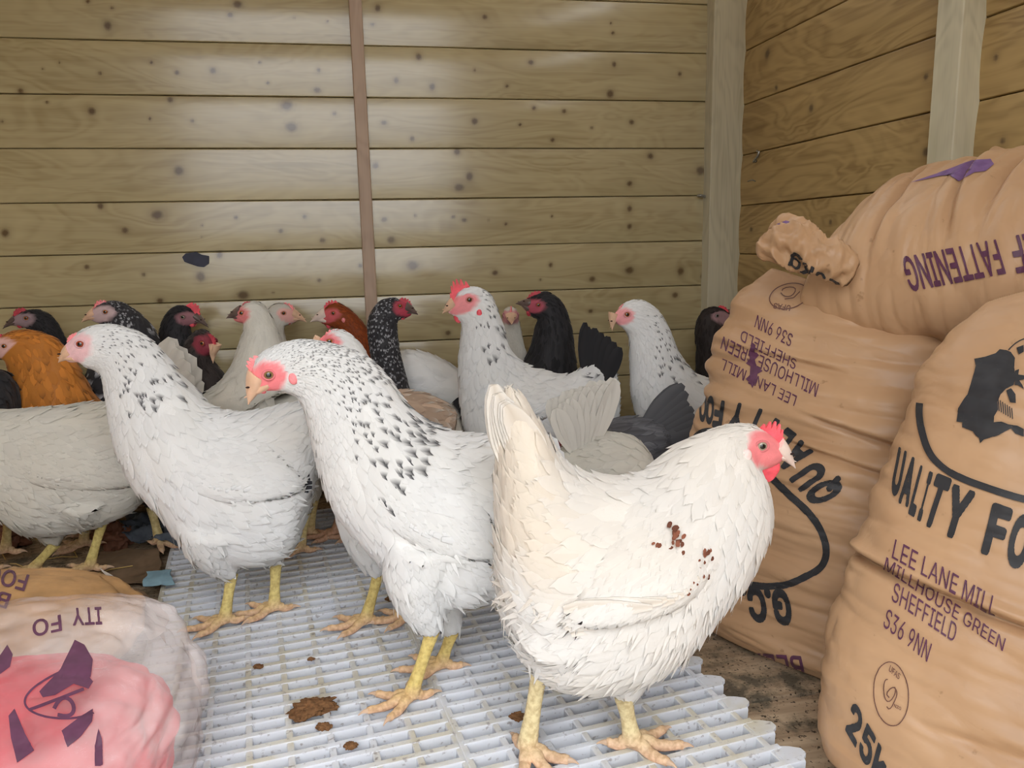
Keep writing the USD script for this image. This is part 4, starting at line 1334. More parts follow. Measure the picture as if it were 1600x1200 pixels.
        obj('rust_flecks', ff[0], 'plumage', root, smooth=True, label='rust-brown flecks on the wing', kind='stuff', col=ff[2], normals=ff[1])
    # ---- eyes

    def flank(x, z, s):
        hit, _, _ = bm.ray.intersects_location([[x, s * 0.4, z]], [[0, -s, 0]], multiple_hits=False)
        return hit[0] if len(hit) else np.array([x, s * 0.012, z])
    er = 0.0062 if fine else 0.0056
    ic = eye_col if eye_col is not None else srgb(150, 88, 40)
    for s in (-1, 1):
        p = flank(e[0], e[1], s)
        em = ellipsoid((0, 0, 0), (er, er * 0.8, er), 3)
        ev = np.asarray(em.vertices)
        rr = np.sqrt(ev[:, 0] ** 2 + ev[:, 2] ** 2) / er
        c = np.where((rr < 0.52)[:, None], np.array([[0.004, 0.004, 0.004]]), np.where((rr < 0.86)[:, None], ic[None], np.array([[0.03, 0.02, 0.018]])))
        em.vertices = ev + p - np.array([0, s * er * 0.25, 0])
        ep = obj('eye', em, 'eye', root, smooth=True, col=c)
        rim = trimesh.creation.torus(er * 1.02, er * 0.24, major_sections=24, minor_sections=8)
        rim.vertices = np.asarray(rim.vertices)[:, [0, 2, 1]] * np.array([1.12, 1, 0.92]) + p + np.array([0, s * 0.0006, 0])
        obj('eyelid', rim, 'hen_body', ep, smooth=True, col=np.tile(np.asarray(fc) * 0.8, (len(rim.vertices), 1)))
    # ---- beak: two curved mandibles
    bh = np.linalg.norm(Hh[-5]) * 1.15
    bw = W[-5] * 0.56
    L_ = np.linalg.norm(bt - b0)
    upv = np.array([-fdir[1], fdir[0]])
    if upv[1] < 0:
        upv = -upv
    q = np.linspace(0, 1, 12)
    us, ls = [], []

    def mandible(off, h0, w0, length, hook):
        k = []
        for t in q:
            s_ = (1 - t ** 1.6)
            cen = b0 - fdir * 0.009 + fdir * (length + 0.009) * t + upv * (off * (1 - t) - hook * t ** 2.2)
            ang = np.arange(12) * 2 * np.pi / 12
            x = cen[None] + np.outer(np.cos(ang) * h0 * max(s_, 0.06), upv)
            k.append(np.c_[x[:, 0], np.sin(ang) * w0 * max(s_, 0.06), x[:, 1]])
        v = np.vstack(k)
        f = []
        for i in range(len(q) - 1):
            for j in range(12):
                a, b_ = i * 12 + j, i * 12 + (j + 1) % 12
                f += [(a, b_, b_ + 12), (a, b_ + 12, a + 12)]
        e_ = (len(q) - 1) * 12
        f += [(0, j + 1, j) for j in range(1, 11)] + [(e_, e_ + j, e_ + j + 1) for j in range(1, 11)]
        mm_ = trimesh.Trimesh(v, np.array(f), process=False)
        if mm_.volume < 0:
            mm_.invert()
        return mm_
    bk = join(mandible(bh * 0.30, bh * 0.72, bw * 1.25, L_, 0.0010 + bh * 0.18), mandible(-bh * 0.50, bh * 0.48, bw * 1.1, L_ * 0.84, -bh * 0.2))
    bp = obj('beak', bk, beak_mat, root, smooth=50)
    ns = []
    for s in (-1, 1):
        pn = b0 + fdir * L_ * 0.3 + upv * bh * 0.42
        nm = ellipsoid((pn[0], s * bw * 0.80, pn[1]), (0.0028, 0.0012, 0.0012), 1)
        ns.append(nm)
    obj('nostril', join(*ns), 'dark_hole', bp)
    # ---- comb
    if comb is not None:
        cl, ch, cn = comb
        cm = comb_mesh(cl, ch, cn, 0.0055)
        if comb_px:
            a0, a1 = px(*comb_px[0]), px(*comb_px[1])       # front foot and rear foot of the comb
        else:
            tops = C + Hh
            a0 = tops[-5]
            k_ = len(C) - 6
            while k_ > 5 and np.linalg.norm(tops[k_] - a0) < cl:
                k_ -= 1
            a1 = tops[k_]
        d = a0 - a1
        ln = np.linalg.norm(d)
        d = d / ln
        up2 = np.array([-d[1], d[0]])
        if up2[1] < 0:
            up2 = -up2
        v = np.asarray(cm.vertices)
        xx = v[:, 0] / cl * ln
        bend = 0.012 * np.sin(np.clip(xx / ln, 0, 1) * np.pi) * (ln / 0.035)
        cv = a1[None] + np.outer(xx, d) + np.outer(v[:, 2] - 0.003 + bend * 0.3, up2)
        cm.vertices = np.c_[cv[:, 0], v[:, 1], cv[:, 1]]
        if cm.volume < 0:
            cm.invert()
        obj('comb', cm, comb_mat, root, smooth=50)
    # ---- wattles and earlobes
    if wattle > 0:
        for s in (-1, 1):
            pw = b0 - fdir * 0.010 - upv * (bh * 0.8)
            wm = ellipsoid((0, 0, 0), (wattle * 0.62, 0.0028, wattle * 0.85), 3)
            v = np.asarray(wm.vertices)
            v = v + np.c_[0 * v[:, 0], 0.0012 * np.sin(v[:, 2] * 300 + s), 0 * v[:, 0]]
            wm.vertices = v + np.array([pw[0], s * 0.006, pw[1] - wattle * 0.62])
            obj('wattle', wm, wattle_mat, root, smooth=True)
    if lobe is not None:
        (lx, ly), lr, lmat = lobe
        lp = px(lx, ly, near * 0.02)
        for s in (-1, 1):
            p = flank(lp[0], lp[1], s)
            lm = ellipsoid(p, (lr * 0.8, 0.0035, lr), 3)
            obj('earlobe', lm, lmat, root, smooth=True)
    # ---- tail
    if tail:
        rt2 = px(*tail['root2']) if 'root2' in tail else None
        rt = px(*tail['root']) if 'root' in tail else np.array(tail['at'])
        n = tail.get('n', 6)
        a0, a1 = tail['ang']
        ln, wd = tail['len'], tail.get('w', 0.04)
        for s in (-1, 1):
            for i in range(n):
                u = i / (n - 1) if n > 1 else 0.0
                a = math.radians(a0 + (a1 - a0) * u)
                L1 = ln * (1.0 - tail.get('taper', 0.25) * u) * rg.uniform(0.96, 1.03)
                dvec = np.array([math.cos(a), s * (0.05 + tail.get('splay', 0.16) * u), math.sin(a)])
                side = np.array([-math.sin(a), s * (0.10 + 0.25 * (1 - u)), math.cos(a)])
                r0 = np.array([rt[0] - 0.012 * u, s * (0.004 + 0.012 * u), rt[1] - 0.022 * u])
                if rt2 is not None:
                    r0 = np.array([rt[0] + (rt2[0] - rt[0]) * u, s * (0.003 + 0.020 * u), rt[1] + (rt2[1] - rt[1]) * u])
                if s < 0 and i == 0:
                    r0[1] -= 0.002
                fm, tt, xx = blade(r0, dvec, side, L1, wd, curve=-0.06 * s * 0, tip=tail.get('tip', 0.72))
                c = TAILCOL[tail.get('col', style)](tt, xx, u, rg)
                obj('tail_feather', fm, 'plumage', root, smooth=True, col=c)
    # ---- wings
    if wing:
        wl = near * wing.get('lat', 0.085)
        sh, tp, half, thickw = px(*wing['shoulder'], wl), px(*wing['tip'], wl), wing['half'], wing.get('thick', 0.010)
        for s in (-1, 1):
            d = tp - sh
            ln = np.linalg.norm(d)
            d = d / ln
            dn = np.array([d[1], -d[0]])
            if dn[1] > 0:
                dn = -dn
            nu, nv = 34, 18
            uu, vv = np.meshgrid(np.linspace(0, 1, nu), np.linspace(-1, 1, nv), indexing='ij')
            wp = half * np.clip(np.sin(np.pi * np.clip(uu, 0.0, 1) ** 0.62), 0, 1) ** 0.75
            X = sh[0] + d[0] * ln * uu + dn[0] * wp * vv
            Z = sh[1] + d[1] * ln * uu + dn[1] * wp * vv
            org = np.c_[X.ravel(), np.full(X.size, s * 0.4), Z.ravel()]
            hit, ir, _ = bm.ray.intersects_location(org, np.tile([[0, -s, 0.0]], (X.size, 1)), multiple_hits=False)
            Y = np.full(X.size, np.nan)
            Y[ir] = hit[:, 1]
            bad = np.isnan(Y) | (Y * s < 0)
            if bad.any() and (~bad).any():
                kt = cKDTree(org[~bad][:, [0, 2]])
                _, k2 = kt.query(org[bad][:, [0, 2]])
                Y[bad] = Y[~bad][k2]
            Y = Y.reshape(X.shape)
            sm_ = np.clip(uu / 0.45, 0, 1)
            prof = np.clip(1 - np.abs(vv) ** 2.6, 0, 1) ** 0.5 * np.clip(np.sin(np.pi * np.clip(uu * 0.9 + 0.04, 0, 1)) ** 0.35, 0, 1) * sm_ * sm_ * (3 - 2 * sm_)
            low = 0.5 + 0.5 * vv                            # fuller towards the lower edge, where the wing overlaps the thigh
            outer = Y + s * thickw * (prof * (0.1 + 1.0 * low) - 0.12 * (1 - prof))
            inner = Y - s * 0.012
            V = np.vstack([np.c_[X.ravel(), outer.ravel(), Z.ravel()], np.c_[X.ravel(), inner.ravel(), Z.ravel()]])
            i, j = np.meshgrid(np.arange(nu - 1), np.arange(nv - 1), indexing='ij')
            a = (i * nv + j).ravel()
            f1 = np.vstack([np.c_[a, a + nv, a + nv + 1], np.c_[a, a + nv + 1, a + 1]])
            o = nu * nv
            f2 = f1[:, ::-1] + o
            ed = []
            for i_ in range(nu - 1):
                for jj_, flip_ in ((0, False), (nv - 1, True)):
                    p_, q_ = i_ * nv + jj_, (i_ + 1) * nv + jj_
                    t_ = [(p_, o + p_, o + q_), (p_, o + q_, q_)]
                    ed += [x[::-1] for x in t_] if flip_ else t_
            wm = trimesh.Trimesh(V, np.vstack([f1, f2, np.array(ed)]), process=False)
            if wm.volume < 0:
                wm.invert()
            WN = normals_of(wm)
            wc = PAT(V, np.full(len(V), 0.3), np.tile([[-1.0, 0, 0]], (len(V), 1)), rg, None, None)
            wo = obj('wing', wm, 'hen_body', root, smooth=True, col=wc)
            # coverts and flights on the wing
            kk = np.arange(o)
            cnt = wing.get('coverts', 420) if fine else 160
            pk = rg.choice(kk[(uu.ravel() < 0.84) & (np.abs(vv.ravel()) < 0.97)], cnt)
            uk = uu.ravel()[pk]
            Lw = np.interp(uk, [0, 0.35, 1], [0.018, 0.034, 0.052]) * rg.uniform(0.85, 1.15, cnt)
            Dw = np.tile([[d[0], 0.0, d[1]]], (cnt, 1)) + rg.normal(0, 0.07, (cnt, 3)) + np.array([0, 0, -0.18])
            tw = cKDTree(V[:o])
            Pw = V[pk] + rg.normal(0, 0.003, (cnt, 3))
            ref = np.full(cnt, 0.3)
            fa = feathers(Pw, WN[pk], Dw, Lw, Lw * 0.5, rg.uniform(0.03, 0.07, cnt), lambda t, w: PAT(Pw, ref, Dw, rg, t, w), tw, V[:o], WN[:o], rg, nmix=0.45)
            # the long flights along the lower edge
            nf = 9
            fu = np.linspace(0.26, 0.58, nf)
            ms, cs = [fa[0]], [fa[2]]
            ns_ = [fa[1]]
            for i_, u_ in enumerate(fu):
                a_ = int(u_ * (nu - 1)) * nv + int(nv * (0.90 - 0.25 * u_))
                r0 = V[a_] + np.array([0, s * (0.0015 + 0.0006 * i_), 0])
                end = np.array([tp[0], Y.ravel()[-1] + s * 0.004, tp[1]]) + np.array([0, 0, -0.012 + 0.004 * i_]) + np.array([d[0], 0, d[1]]) * (0.012 * rg.random() + wing.get('reach', 0.0))
                fd = end - r0
                fmm, tt, xx = blade(r0, fd, np.array([dn[0], s * 0.1, dn[1]]), np.linalg.norm(fd), 0.020, rows=7, tip=0.8)
                ms.append(fmm), cs.append(TAILCOL[wing.get('col', 'white')](tt, xx, i_ / (nf - 1), rg)), ns_.append(normals_of(fmm))
            obj('wing_feathers', join(*ms), 'plumage', wo, smooth=True, kind='stuff', col=np.vstack(cs), normals=np.vstack(ns_))
    # ---- legs
    for hock, foot, turn, side in LEG:
        lm, lc, cl = leg_mesh(hock, foot, turn, leg_col, r=leg_r)
        lp = obj('leg', lm, 'shank', root, smooth=True, col=lc)
        if fine:
            for c_ in cl:
                obj('claw', c_, 'claw_horn', lp)
        else:
            obj('claws', join(*cl), 'claw_horn', lp)
    return root


plain('dark_hole', (0.03, 0.015, 0.012), 0.7, 0.2)


# feather patterns: called for body vertices (t None) and for feather vertices (t along the feather, w across it)
def _spread(c, n, t, rg, amt=0.05):
    if t is None:
        return np.tile(np.asarray(c, float), (n, 1)) if np.ndim(c) == 1 else np.asarray(c)
    k = (1 + rg.uniform(-amt, amt, (n, 1, 1, 1)))
    cc = np.broadcast_to(np.asarray(c, float) if np.ndim(c) == 2 else np.asarray(c, float)[None], (n, 3))
    return np.broadcast_to(cc[:, None, None, :] * k, t.shape + (3,)).copy()


def pat_white(P, H, D, rg, t, w, c=WHITE):
    n = len(P)
    warm = np.clip(meshkit.fbm(P * 14, 3, 5) * 1.6 - 0.55, 0, 1)[:, None]
    cc = c[None] * (1 - 0.5 * warm) + (c * np.array([0.99, 0.955, 0.87]))[None] * 0.5 * warm
    return _spread(cc, n, t, rg, 0.035)


def pat_cream(P, H, D, rg, t, w):
    n = len(P)
    warm = np.clip(meshkit.fbm(P * 12, 3, 8) * 2.0 - 0.55, 0, 1)[:, None]
    back = np.clip((P[:, 2:3] - 0.24) / 0.06, 0, 1) * np.clip((0.02 - P[:, :1]) / 0.05, 0, 1)
    m = np.clip(0.40 * warm + 0.55 * back, 0, 1)
    cc = np.array([0.735, 0.72, 0.69])[None] * (1 - m) + np.array([0.72, 0.63, 0.51])[None] * m
    out = _spread(cc, n, t, rg, 0.03)
    return out


RUST_SPOTS, RUST_SIDE = [], -1.0


def columbian(lo, hi, amount, big, c=WHITE, drop=0.6):
    """White with black-centred feathers on the back of the neck: lo..hi is the range of ring height in metres where they sit."""
    def f(P, H, D, rg, t, w):
        n = len(P)
        out = pat_white(P, H, D, rg, t, w, c)
        if t is None:
            return out
        zone = np.exp(-(np.maximum(0, np.maximum((lo - H) / 0.005, (H - hi) / 0.012))) ** 2)
        back = np.clip(0.5 + drop * (-D[:, 0] * 0 + P[:, 2] - 0) * 0, 0, 1)
        pick = rg.random(n) < amount * zone * NAPE(P, H)
        shape = np.exp(-(w / (0.16 * big)) ** 2) * np.clip((t - 0.70) / 0.12, 0, 1)
        k = (shape * pick[:, None, None])[..., None]
        return out * (1 - k) + np.array([0.03, 0.03, 0.035]) * k
    return f


NAPE_CURVE = [None]


def NAPE(P, H):
    """1 on the back of the neck, falling to 0 on the throat; uses the neck curve of the hen being built."""
    g = NAPE_CURVE[0]
    return np.ones(len(P)) if g is None else g(P)


def pat_barred(P, H, D, rg, t, w):
    n = len(P)
    if t is None:
        return np.tile(BLACK * 1.6, (n, 1))
    ph = rg.random((n, 1, 1)) * 0.2
    bars = np.clip(np.sin((t + ph) * 2 * np.pi * 1.6 - 0.6) * 2.4 - 1.0, 0, 1)
    bars = bars * np.clip((t - 0.3) / 0.2, 0, 1)
    c0 = BLACK * 1.3
    c1 = np.array([0.42, 0.42, 0.44])
    return c0 * (1 - bars[..., None]) + c1 * bars[..., None]


def pat_black(P, H, D, rg, t, w):
    n = len(P)
    if t is None:
        return np.tile(BLACK, (n, 1))
    out = _spread(BLACK, n, t, rg, 0.5)
    edge = np.clip(np.abs(w) * 2 - 0.5, 0, 1)[..., None] * 0.6 * np.clip(t, 0, 1)[..., None]
    return out * (1 + edge)


def pat_grey(P, H, D, rg, t, w):
    n = len(P)
    if t is None:
        return np.tile(GREY * 0.8, (n, 1))
    out = _spread(GREY, n, t, rg, 0.3)
    return out * (0.8 + 0.5 * np.clip(np.abs(w) * 2, 0, 1)[..., None])


def pat_dark(P, H, D, rg, t, w):
    n = len(P)
    c = np.array([0.035, 0.027, 0.025])
    return np.tile(c, (n, 1)) if t is None else _spread(c, n, t, rg, 0.4)


def lace(c, dark, amt):
    def f(P, H, D, rg, t, w):
        n = len(P)
        if t is None:
            return np.tile(c * 0.85, (n, 1))
        out = _spread(c, n, t, rg, 0.22)
        k = (np.clip((t - 0.55) / 0.4, 0, 1) * amt * (rg.random((n, 1, 1)) < 0.5))[..., None]
        return out * (1 - k) + dark * k
    return f


PATTERN = {'white': pat_white, 'cream': pat_cream, 'barred': pat_barred, 'black': pat_black, 'grey': pat_grey, 'dark': pat_dark,
           'buff': lace(BUFF, np.array([0.10, 0.04, 0.012]), 0.6), 'rust': lace(RUST, np.array([0.07, 0.02, 0.01]), 0.5),
           'peach': lace(np.array([0.55, 0.40, 0.29]), np.array([0.64, 0.59, 0.52]), 0.8),
           'ivory': lambda P, H, D, rg, t, w: pat_white(P, H, D, rg, t, w, np.array([0.61, 0.585, 0.52])),
           'spotted': columbian(0.068, 0.195, 0.85, 1.1), 'streaked': columbian(0.075, 0.18, 0.5, 0.8), 'columbian': columbian(0.08, 0.16, 0.5, 1.1)}


def _tail_plain(c, edge=0.0, warm=None):
    def f(t, x, u, rg):
        k = 1 + rg.uniform(-0.04, 0.04)
        out = np.tile(np.asarray(c) * k, (len(t), 1))
        if warm is not None:
            m = np.clip(0.7 - np.abs(x) * 1.2 + rg.uniform(-.2, .2), 0, 1)[:, None]
            out = out * (1 - m) + np.asarray(warm) * m
        sh = np.exp(-(x / 0.05) ** 2)[:, None] * 0.10
        return out * (1 - sh)
    return f


def _tail_tip(c, tipc, at, edge=False):
    def f(t, x, u, rg):
        a = at + rg.uniform(-0.06, 0.06)
        m = np.clip((t - a) / 0.08, 0, 1)[:, None]
        if edge:
            m = m * np.clip((0.42 - np.abs(x)) / 0.06, 0, 1)[:, None]
        return np.asarray(c)[None] * (1 - m) + np.asarray(tipc)[None] * m
    return f


TAILCOL = {'white': _tail_plain(WHITE), 'cream': _tail_plain((0.73, 0.69, 0.63), warm=(0.70, 0.61, 0.50)), 'ivory': _tail_plain((0.61, 0.575, 0.51)), 'black': _tail_plain(BLACK), 'dark': _tail_plain((0.04, 0.03, 0.03)),
           'grey': _tail_plain((0.10, 0.10, 0.108)), 'barred': _tail_plain((0.05, 0.05, 0.055)), 'buff': _tail_plain(BUFF), 'rust': _tail_plain(RUST * 0.7), 'peach': _tail_tip((0.6, 0.54, 0.45), BLACK, 0.5),
           'spotted': _tail_plain(WHITE), 'streaked': _tail_plain(WHITE), 'columbian': _tail_tip(WHITE * 0.95, BLACK, 0.56), 'black_wing': _tail_tip(WHITE, (0.03, 0.03, 0.035), 0.45, True), 'black_edged': _tail_tip(WHITE, (0.03, 0.03, 0.035), 0.62, True)}
# ---------------------------------------------------------------- the flock, traced from the photograph onto each bird's own upright plane
def local_of(origin, heading, x, y, lat):
    h = math.radians(heading)
    fw, lf = np.array([math.cos(h), math.sin(h), 0]), np.array([-math.sin(h), math.cos(h), 0])
    O = np.array([origin[0], origin[1], 0.0])
    d = on_plane(x, y, O + lf * lat, lf) - O
    return d @ fw, d[2]


PINK_FACE, RED_FACE, PALE_FACE, GREY_FACE = srgb(222, 120, 124), srgb(196, 66, 74), srgb(226, 184, 178), srgb(150, 128, 132)
DARK_FACE = srgb(128, 62, 70)

# -- the four nearest hens
C_LEGS = [(846, 1030, 824, 1180, -1, GRID, -62), (975, 1090, 988, 1170, 1, GRID, -8)]
C_O = np.mean([on_floor(l_[2], l_[3], GRID) for l_ in C_LEGS], axis=0)
for (sx, sy, sr) in [(1056, 828, .006), (1060, 838, .006), (1050, 842, .005), (1028, 852, .005), (1040, 850, .004), (1098, 852, .005), (1066, 880, .004), (1072, 892, .003), (1062, 905, .003), (1090, 885, .003), (1005, 925, .004), (1085, 868, .003)]:
    lx, lz = local_of(C_O, -8, sx, sy, -0.075)
    RUST_SPOTS.append((lx, lz, sr))
hen('cream-white hen standing in front of the left feed sack, with rust flecks on its wing', None, -8,
    [((797, 612), (775, 800), .035), ((812, 618), (778, 905), .095), ((845, 668), (797, 985), .15), ((885, 728), (850, 1048), .19), ((945, 752), (930, 1062), .21), ((1008, 748), (1025, 1030), .205),
     ((1050, 714), (1108, 950), .175), ((1085, 690), (1172, 872), .135), ((1110, 678), (1198, 800), .10), ((1130, 670), (1192, 752), .072), ((1150, 665), (1183, 737), .054),
     ((1172, 665), (1190, 733), .045), ((1195, 673), (1208, 727), .037), ((1212, 688), (1217, 720), .022)],
    (1188, 695), (1246, 728), C_LEGS, 'cream', True, comb=(0.04, 0.020, 6), comb_px=((1222, 694), (1186, 672)), comb_mat='comb_red', wattle=0.022, leg_r=.0105, face_col=srgb(228, 130, 132), face_r=(0.026, 0.021),
    lobe=((1160, 706), 0.007, 'earlobe_white'), beak_mat='beak_pale', leg_col=srgb(220, 204, 158), eye_col=srgb(150, 140, 120), seed=1, fluff=420,
    tail_flow=((870, 745), 116),
    tail=dict(root=(800, 755), root2=(862, 745), n=7, ang=(99, 119), len=.115, w=.034, col='cream', taper=.10, tip=.55, splay=.04),
    wing=dict(shoulder=(1125, 815), tip=(893, 958), half=.050, thick=.018, col='cream', coverts=520))

B_LEGS = [(676, 985, 643, 1096, 1, GRID, 10), (706, 988, 690, 1046, -1, GRID, -10)]
hen('white hen with fine black spots down its neck, in the middle of the plastic floor', None, 185,
    [((838, 722), (832, 862), .10), ((805, 695), (800, 905), .15), ((770, 687), (770, 922), .19), ((720, 681), (705, 938), .205), ((672, 664), (632, 905), .195),
     ((632, 630), (560, 838), .17), ((606, 592), (516, 782), .14), ((576, 562), (493, 708), .112), ((542, 545), (479, 650), .085), ((506, 536), (465, 620), .065),
     ((470, 532), (448, 612), .052), ((432, 541), (427, 610), .044), ((406, 556), (416, 611), .038), ((394, 577), (417, 613), .028)],
    (420, 585), (383, 629), B_LEGS, 'spotted', True, comb=(0.026, 0.010, 5), comb_px=((389, 583), (402, 556)), comb_mat='comb_pink', wattle=0.0, face_col=srgb(232, 128, 132), face_r=(0.030, 0.021),
    lobe=((459, 590), 0.008, 'comb_pink'), beak_mat='beak_horn', leg_col=srgb(214, 192, 118), eye_col=srgb(120, 96, 60), seed=2, fluff=160, fk=0.165,
    tail=dict(root=(820, 760), n=5, ang=(120, 150), len=.08, w=.04, col='white'),
    wing=dict(shoulder=(600, 730), tip=(775, 862), half=.055, thick=.008, col='black_edged', coverts=480))

A_LEGS = [(362, 897, 352, 976, 1, GRID, 12), (431, 882, 429, 956, -1, GRID, 5)]
hen('white hen with a grey-streaked nape, leftmost of the three in front with whole bodies', None, 180,
    [((502, 660), (492, 745), .09), ((472, 632), (478, 800), .15), ((430, 640), (448, 862), .185), ((380, 648), (392, 878), .20), ((332, 641), (322, 868), .195),
     ((298, 610), (257, 800), .17), ((274, 580), (213, 755), .14), ((253, 553), (183, 690), .108), ((230, 529), (170, 630), .082), ((200, 514), (162, 590), .062),
     ((170, 508), (150, 577), .052), ((138, 512), (131, 571), .044), ((115, 527), (124, 566), .036), ((101, 541), (115, 566), .026)],
    (127, 537), (89, 563), A_LEGS, 'streaked', True, comb=(0.022, 0.006, 6), comb_px=((104, 540), (120, 519)), comb_mat='comb_pink', wattle=0.0, face_col=srgb(222, 180, 182), face_r=(0.026, 0.020),
    beak_mat='beak_horn', leg_col=srgb(216, 198, 128), eye_col=srgb(140, 60, 36), seed=3, fluff=160, fk=0.22,
    tail=dict(root=(470, 668), n=5, ang=(110, 145), len=.125, w=.042, col='white'),
    wing=dict(shoulder=(272, 700), tip=(478, 762), half=.055, thick=.009, col='black_edged', coverts=480))

E_LEGS = [(86, 850, 52, 897, -1, GRID, 10), (160, 815, 141, 893, 1, GRID, 5)]
hen('ivory hen at the left edge whose head is outside the picture', None, 180,
    [((250, 618), (238, 740), .10), ((222, 618), (212, 790), .15), ((170, 629), (140, 822), .18), ((100, 636), (70, 832), .195), ((30, 643), (0, 800), .18),
     ((-25, 638), (-60, 750), .15), ((-62, 610), (-100, 690), .10), ((-82, 570), (-118, 630), .075), ((-95, 540), (-128, 590), .058), ((-108, 522), (-138, 570), .048), ((-128, 522), (-148, 562), .042), ((-146, 535), (-154, 556), .025)],
    (-130, 540), (-178, 565), E_LEGS, 'ivory', True, comb=(0.022, 0.008, 5), comb_mat='comb_pink', face_col=PALE_FACE, leg_col=srgb(208, 190, 120), seed=4, fluff=80,
    tail=dict(root=(232, 640), n=5, ang=(112, 140), len=.15, w=.045, col='ivory', tip=.75),
    wing=dict(shoulder=(-5, 690), tip=(222, 758), half=.05, thick=.008, col='ivory', coverts=320))

# -- hens in the middle
D_LEGS = [(592, 895, 572, 976, 1, GRID, 8), (650, 900, 642, 966, -1, GRID, 8)]
hen('white hen hidden behind the spotted-neck hen except for its crown and legs', None, 180,
    [((768, 705), (765, 745), .08), ((740, 695), (735, 800), .14), ((690, 695), (680, 855), .17), ((642, 693), (612, 865), .175), ((612, 672), (552, 820), .155),
     ((599, 630), (530, 740), .12), ((588, 592), (520, 660), .09), ((574, 557), (513, 600), .07), ((556, 531), (509, 570), .056), ((536, 517), (506, 556), .048), ((517, 517), (501, 550), .042), ((503, 528), (496, 548), .025)],
    (515, 533), (480, 562), D_LEGS, 'white', False, comb=(0.024, 0.008, 5), comb_mat='comb_pink', face_col=PINK_FACE, leg_col=srgb(206, 186, 116), seed=5)
P_LEGS = [(533, 795, 524, 838, 1, GRID, 5), (566, 795, 560, 838, -1, GRID, 5)]
hen('peach-backed hen with a small black tail tip, seen between two white hens', None, 180,
    [((706, 640), (704, 680), .08), ((680, 622), (680, 725), .14), ((642, 612), (632, 750), .16), ((602, 614), (580, 750), .15), ((577, 628), (552, 725), .12),
     ((560, 640), (535, 692), .08), ((546, 646), (526, 682), .06), ((531, 650), (515, 678), .045), ((515, 654), (510, 674), .03)],
    (525, 662), (492, 676), P_LEGS, 'peach', False, comb=None, face_col=PINK_FACE, leg_col=srgb(190, 150, 120), seed=6,
    tail=dict(root=(690, 660), n=4, ang=(140, 165), len=.075, w=.03, col='peach'))
hen('ivory hen with its head lowered behind the cream-white hen, tail raised', (0.335, 1.26), -8,
    [((884, 702), (880, 760), .08), ((915, 690), (905, 815), .15), ((950, 681), (940, 835), .175), ((987, 685), (985, 830), .165), ((1012, 705), (1015, 805), .13), ((1026, 735), (1040, 792), .09),
     ((1047, 762), (1055, 803), .06), ((1067, 777), (1070, 812), .047), ((1085, 791), (1083, 816), .036), ((1095, 803), (1090, 818), .022)],
    (1075, 793), (1108, 836), None, 'ivory', True, comb=None, face_col=PINK_FACE, seed=7,
    tail=dict(root=(925, 700), root2=(895, 705), n=8, ang=(72, 112), len=.125, w=.034, col='ivory', tip=.7, splay=.08))
hen('charcoal grey hen showing its pointed tail beside the left feed sack', (0.36, 1.46), 172,
    [((1040, 668), (1036, 705), .07), ((1010, 655), (1010, 745), .13), ((975, 655), (970, 770), .16), ((940, 660), (925, 770), .15), ((915, 670), (890, 745), .11),
     ((900, 680), (875, 722), .07), ((888, 684), (868, 715), .05), ((872, 688), (862, 712), .035)],
    (880, 695), (845, 708), None, 'grey', False, comb=None, face_col=DARK_FACE, seed=8,
    tail=dict(root=(1002, 668), root2=(1020, 690), n=7, ang=(133, 160), len=.115, w=.036, col='grey', tip=.55, splay=.12))
hen('tall white hen with a bright red comb and a black-tipped tail held upright', (0.235, 1.60), 178,
    [((936, 562), (945, 690), .045), ((918, 572), (925, 700), .09), ((888, 588), (895, 705), .14), ((852, 580), (850, 730), .17), ((822, 572), (800, 745), .18), ((797, 547), (748, 712), .16),
     ((786, 517), (723, 650), .13), ((779, 492), (718, 590), .10), ((771, 470), (720, 535), .075), ((760, 456), (722, 508), .058), ((742, 449), (716, 499), .048), ((724, 452), (709, 494), .041), ((710, 467), (704, 490), .026)],
    (733, 468), (690, 487), None, 'columbian', True, comb=(0.044, 0.033, 6), comb_px=((706, 470), (735, 449)), comb_mat='comb_red', wattle=0.016, face_col=srgb(226, 140, 142), face_r=(0.026, 0.019),
    lobe=((748, 488), 0.007, 'comb_red'), beak_mat='beak_horn', eye_col=srgb(110, 70, 40), seed=9,
    tail_flow=((905, 600), 104),
    tail=dict(root=(914, 590), root2=(942, 600), n=6, ang=(92, 108), len=.115, w=.030, col='black', tip=.6, taper=.2, splay=.10),
    wing=dict(shoulder=(765, 625), tip=(888, 628), half=.05, thick=.012, col='black_wing', coverts=300, reach=.02))
hen('white hen with black flecks on the side of its neck, right of the black-tipped tail', (0.60, 1.56), 176,
    [((1185, 640), (1175, 700), .09), ((1150, 613), (1132, 740), .15), ((1112, 596), (1080, 752), .175), ((1086, 585), (1030, 722), .165), ((1069, 568), (1001, 662), .14),
     ((1056, 545), (989, 610), .11), ((1046, 520), (986, 560), .085), ((1034, 495), (984, 528), .063), ((1016, 476), (976, 514), .05), ((996, 469), (966, 508), .044), ((978, 474), (962, 504), .036), ((965, 486), (958, 504), .022)],
    (979, 491), (954, 516), None, 'columbian', True, comb=(0.02, 0.006, 5), comb_mat='comb_pink', face_col=srgb(228, 156, 158), beak_mat='beak_horn', seed=10)
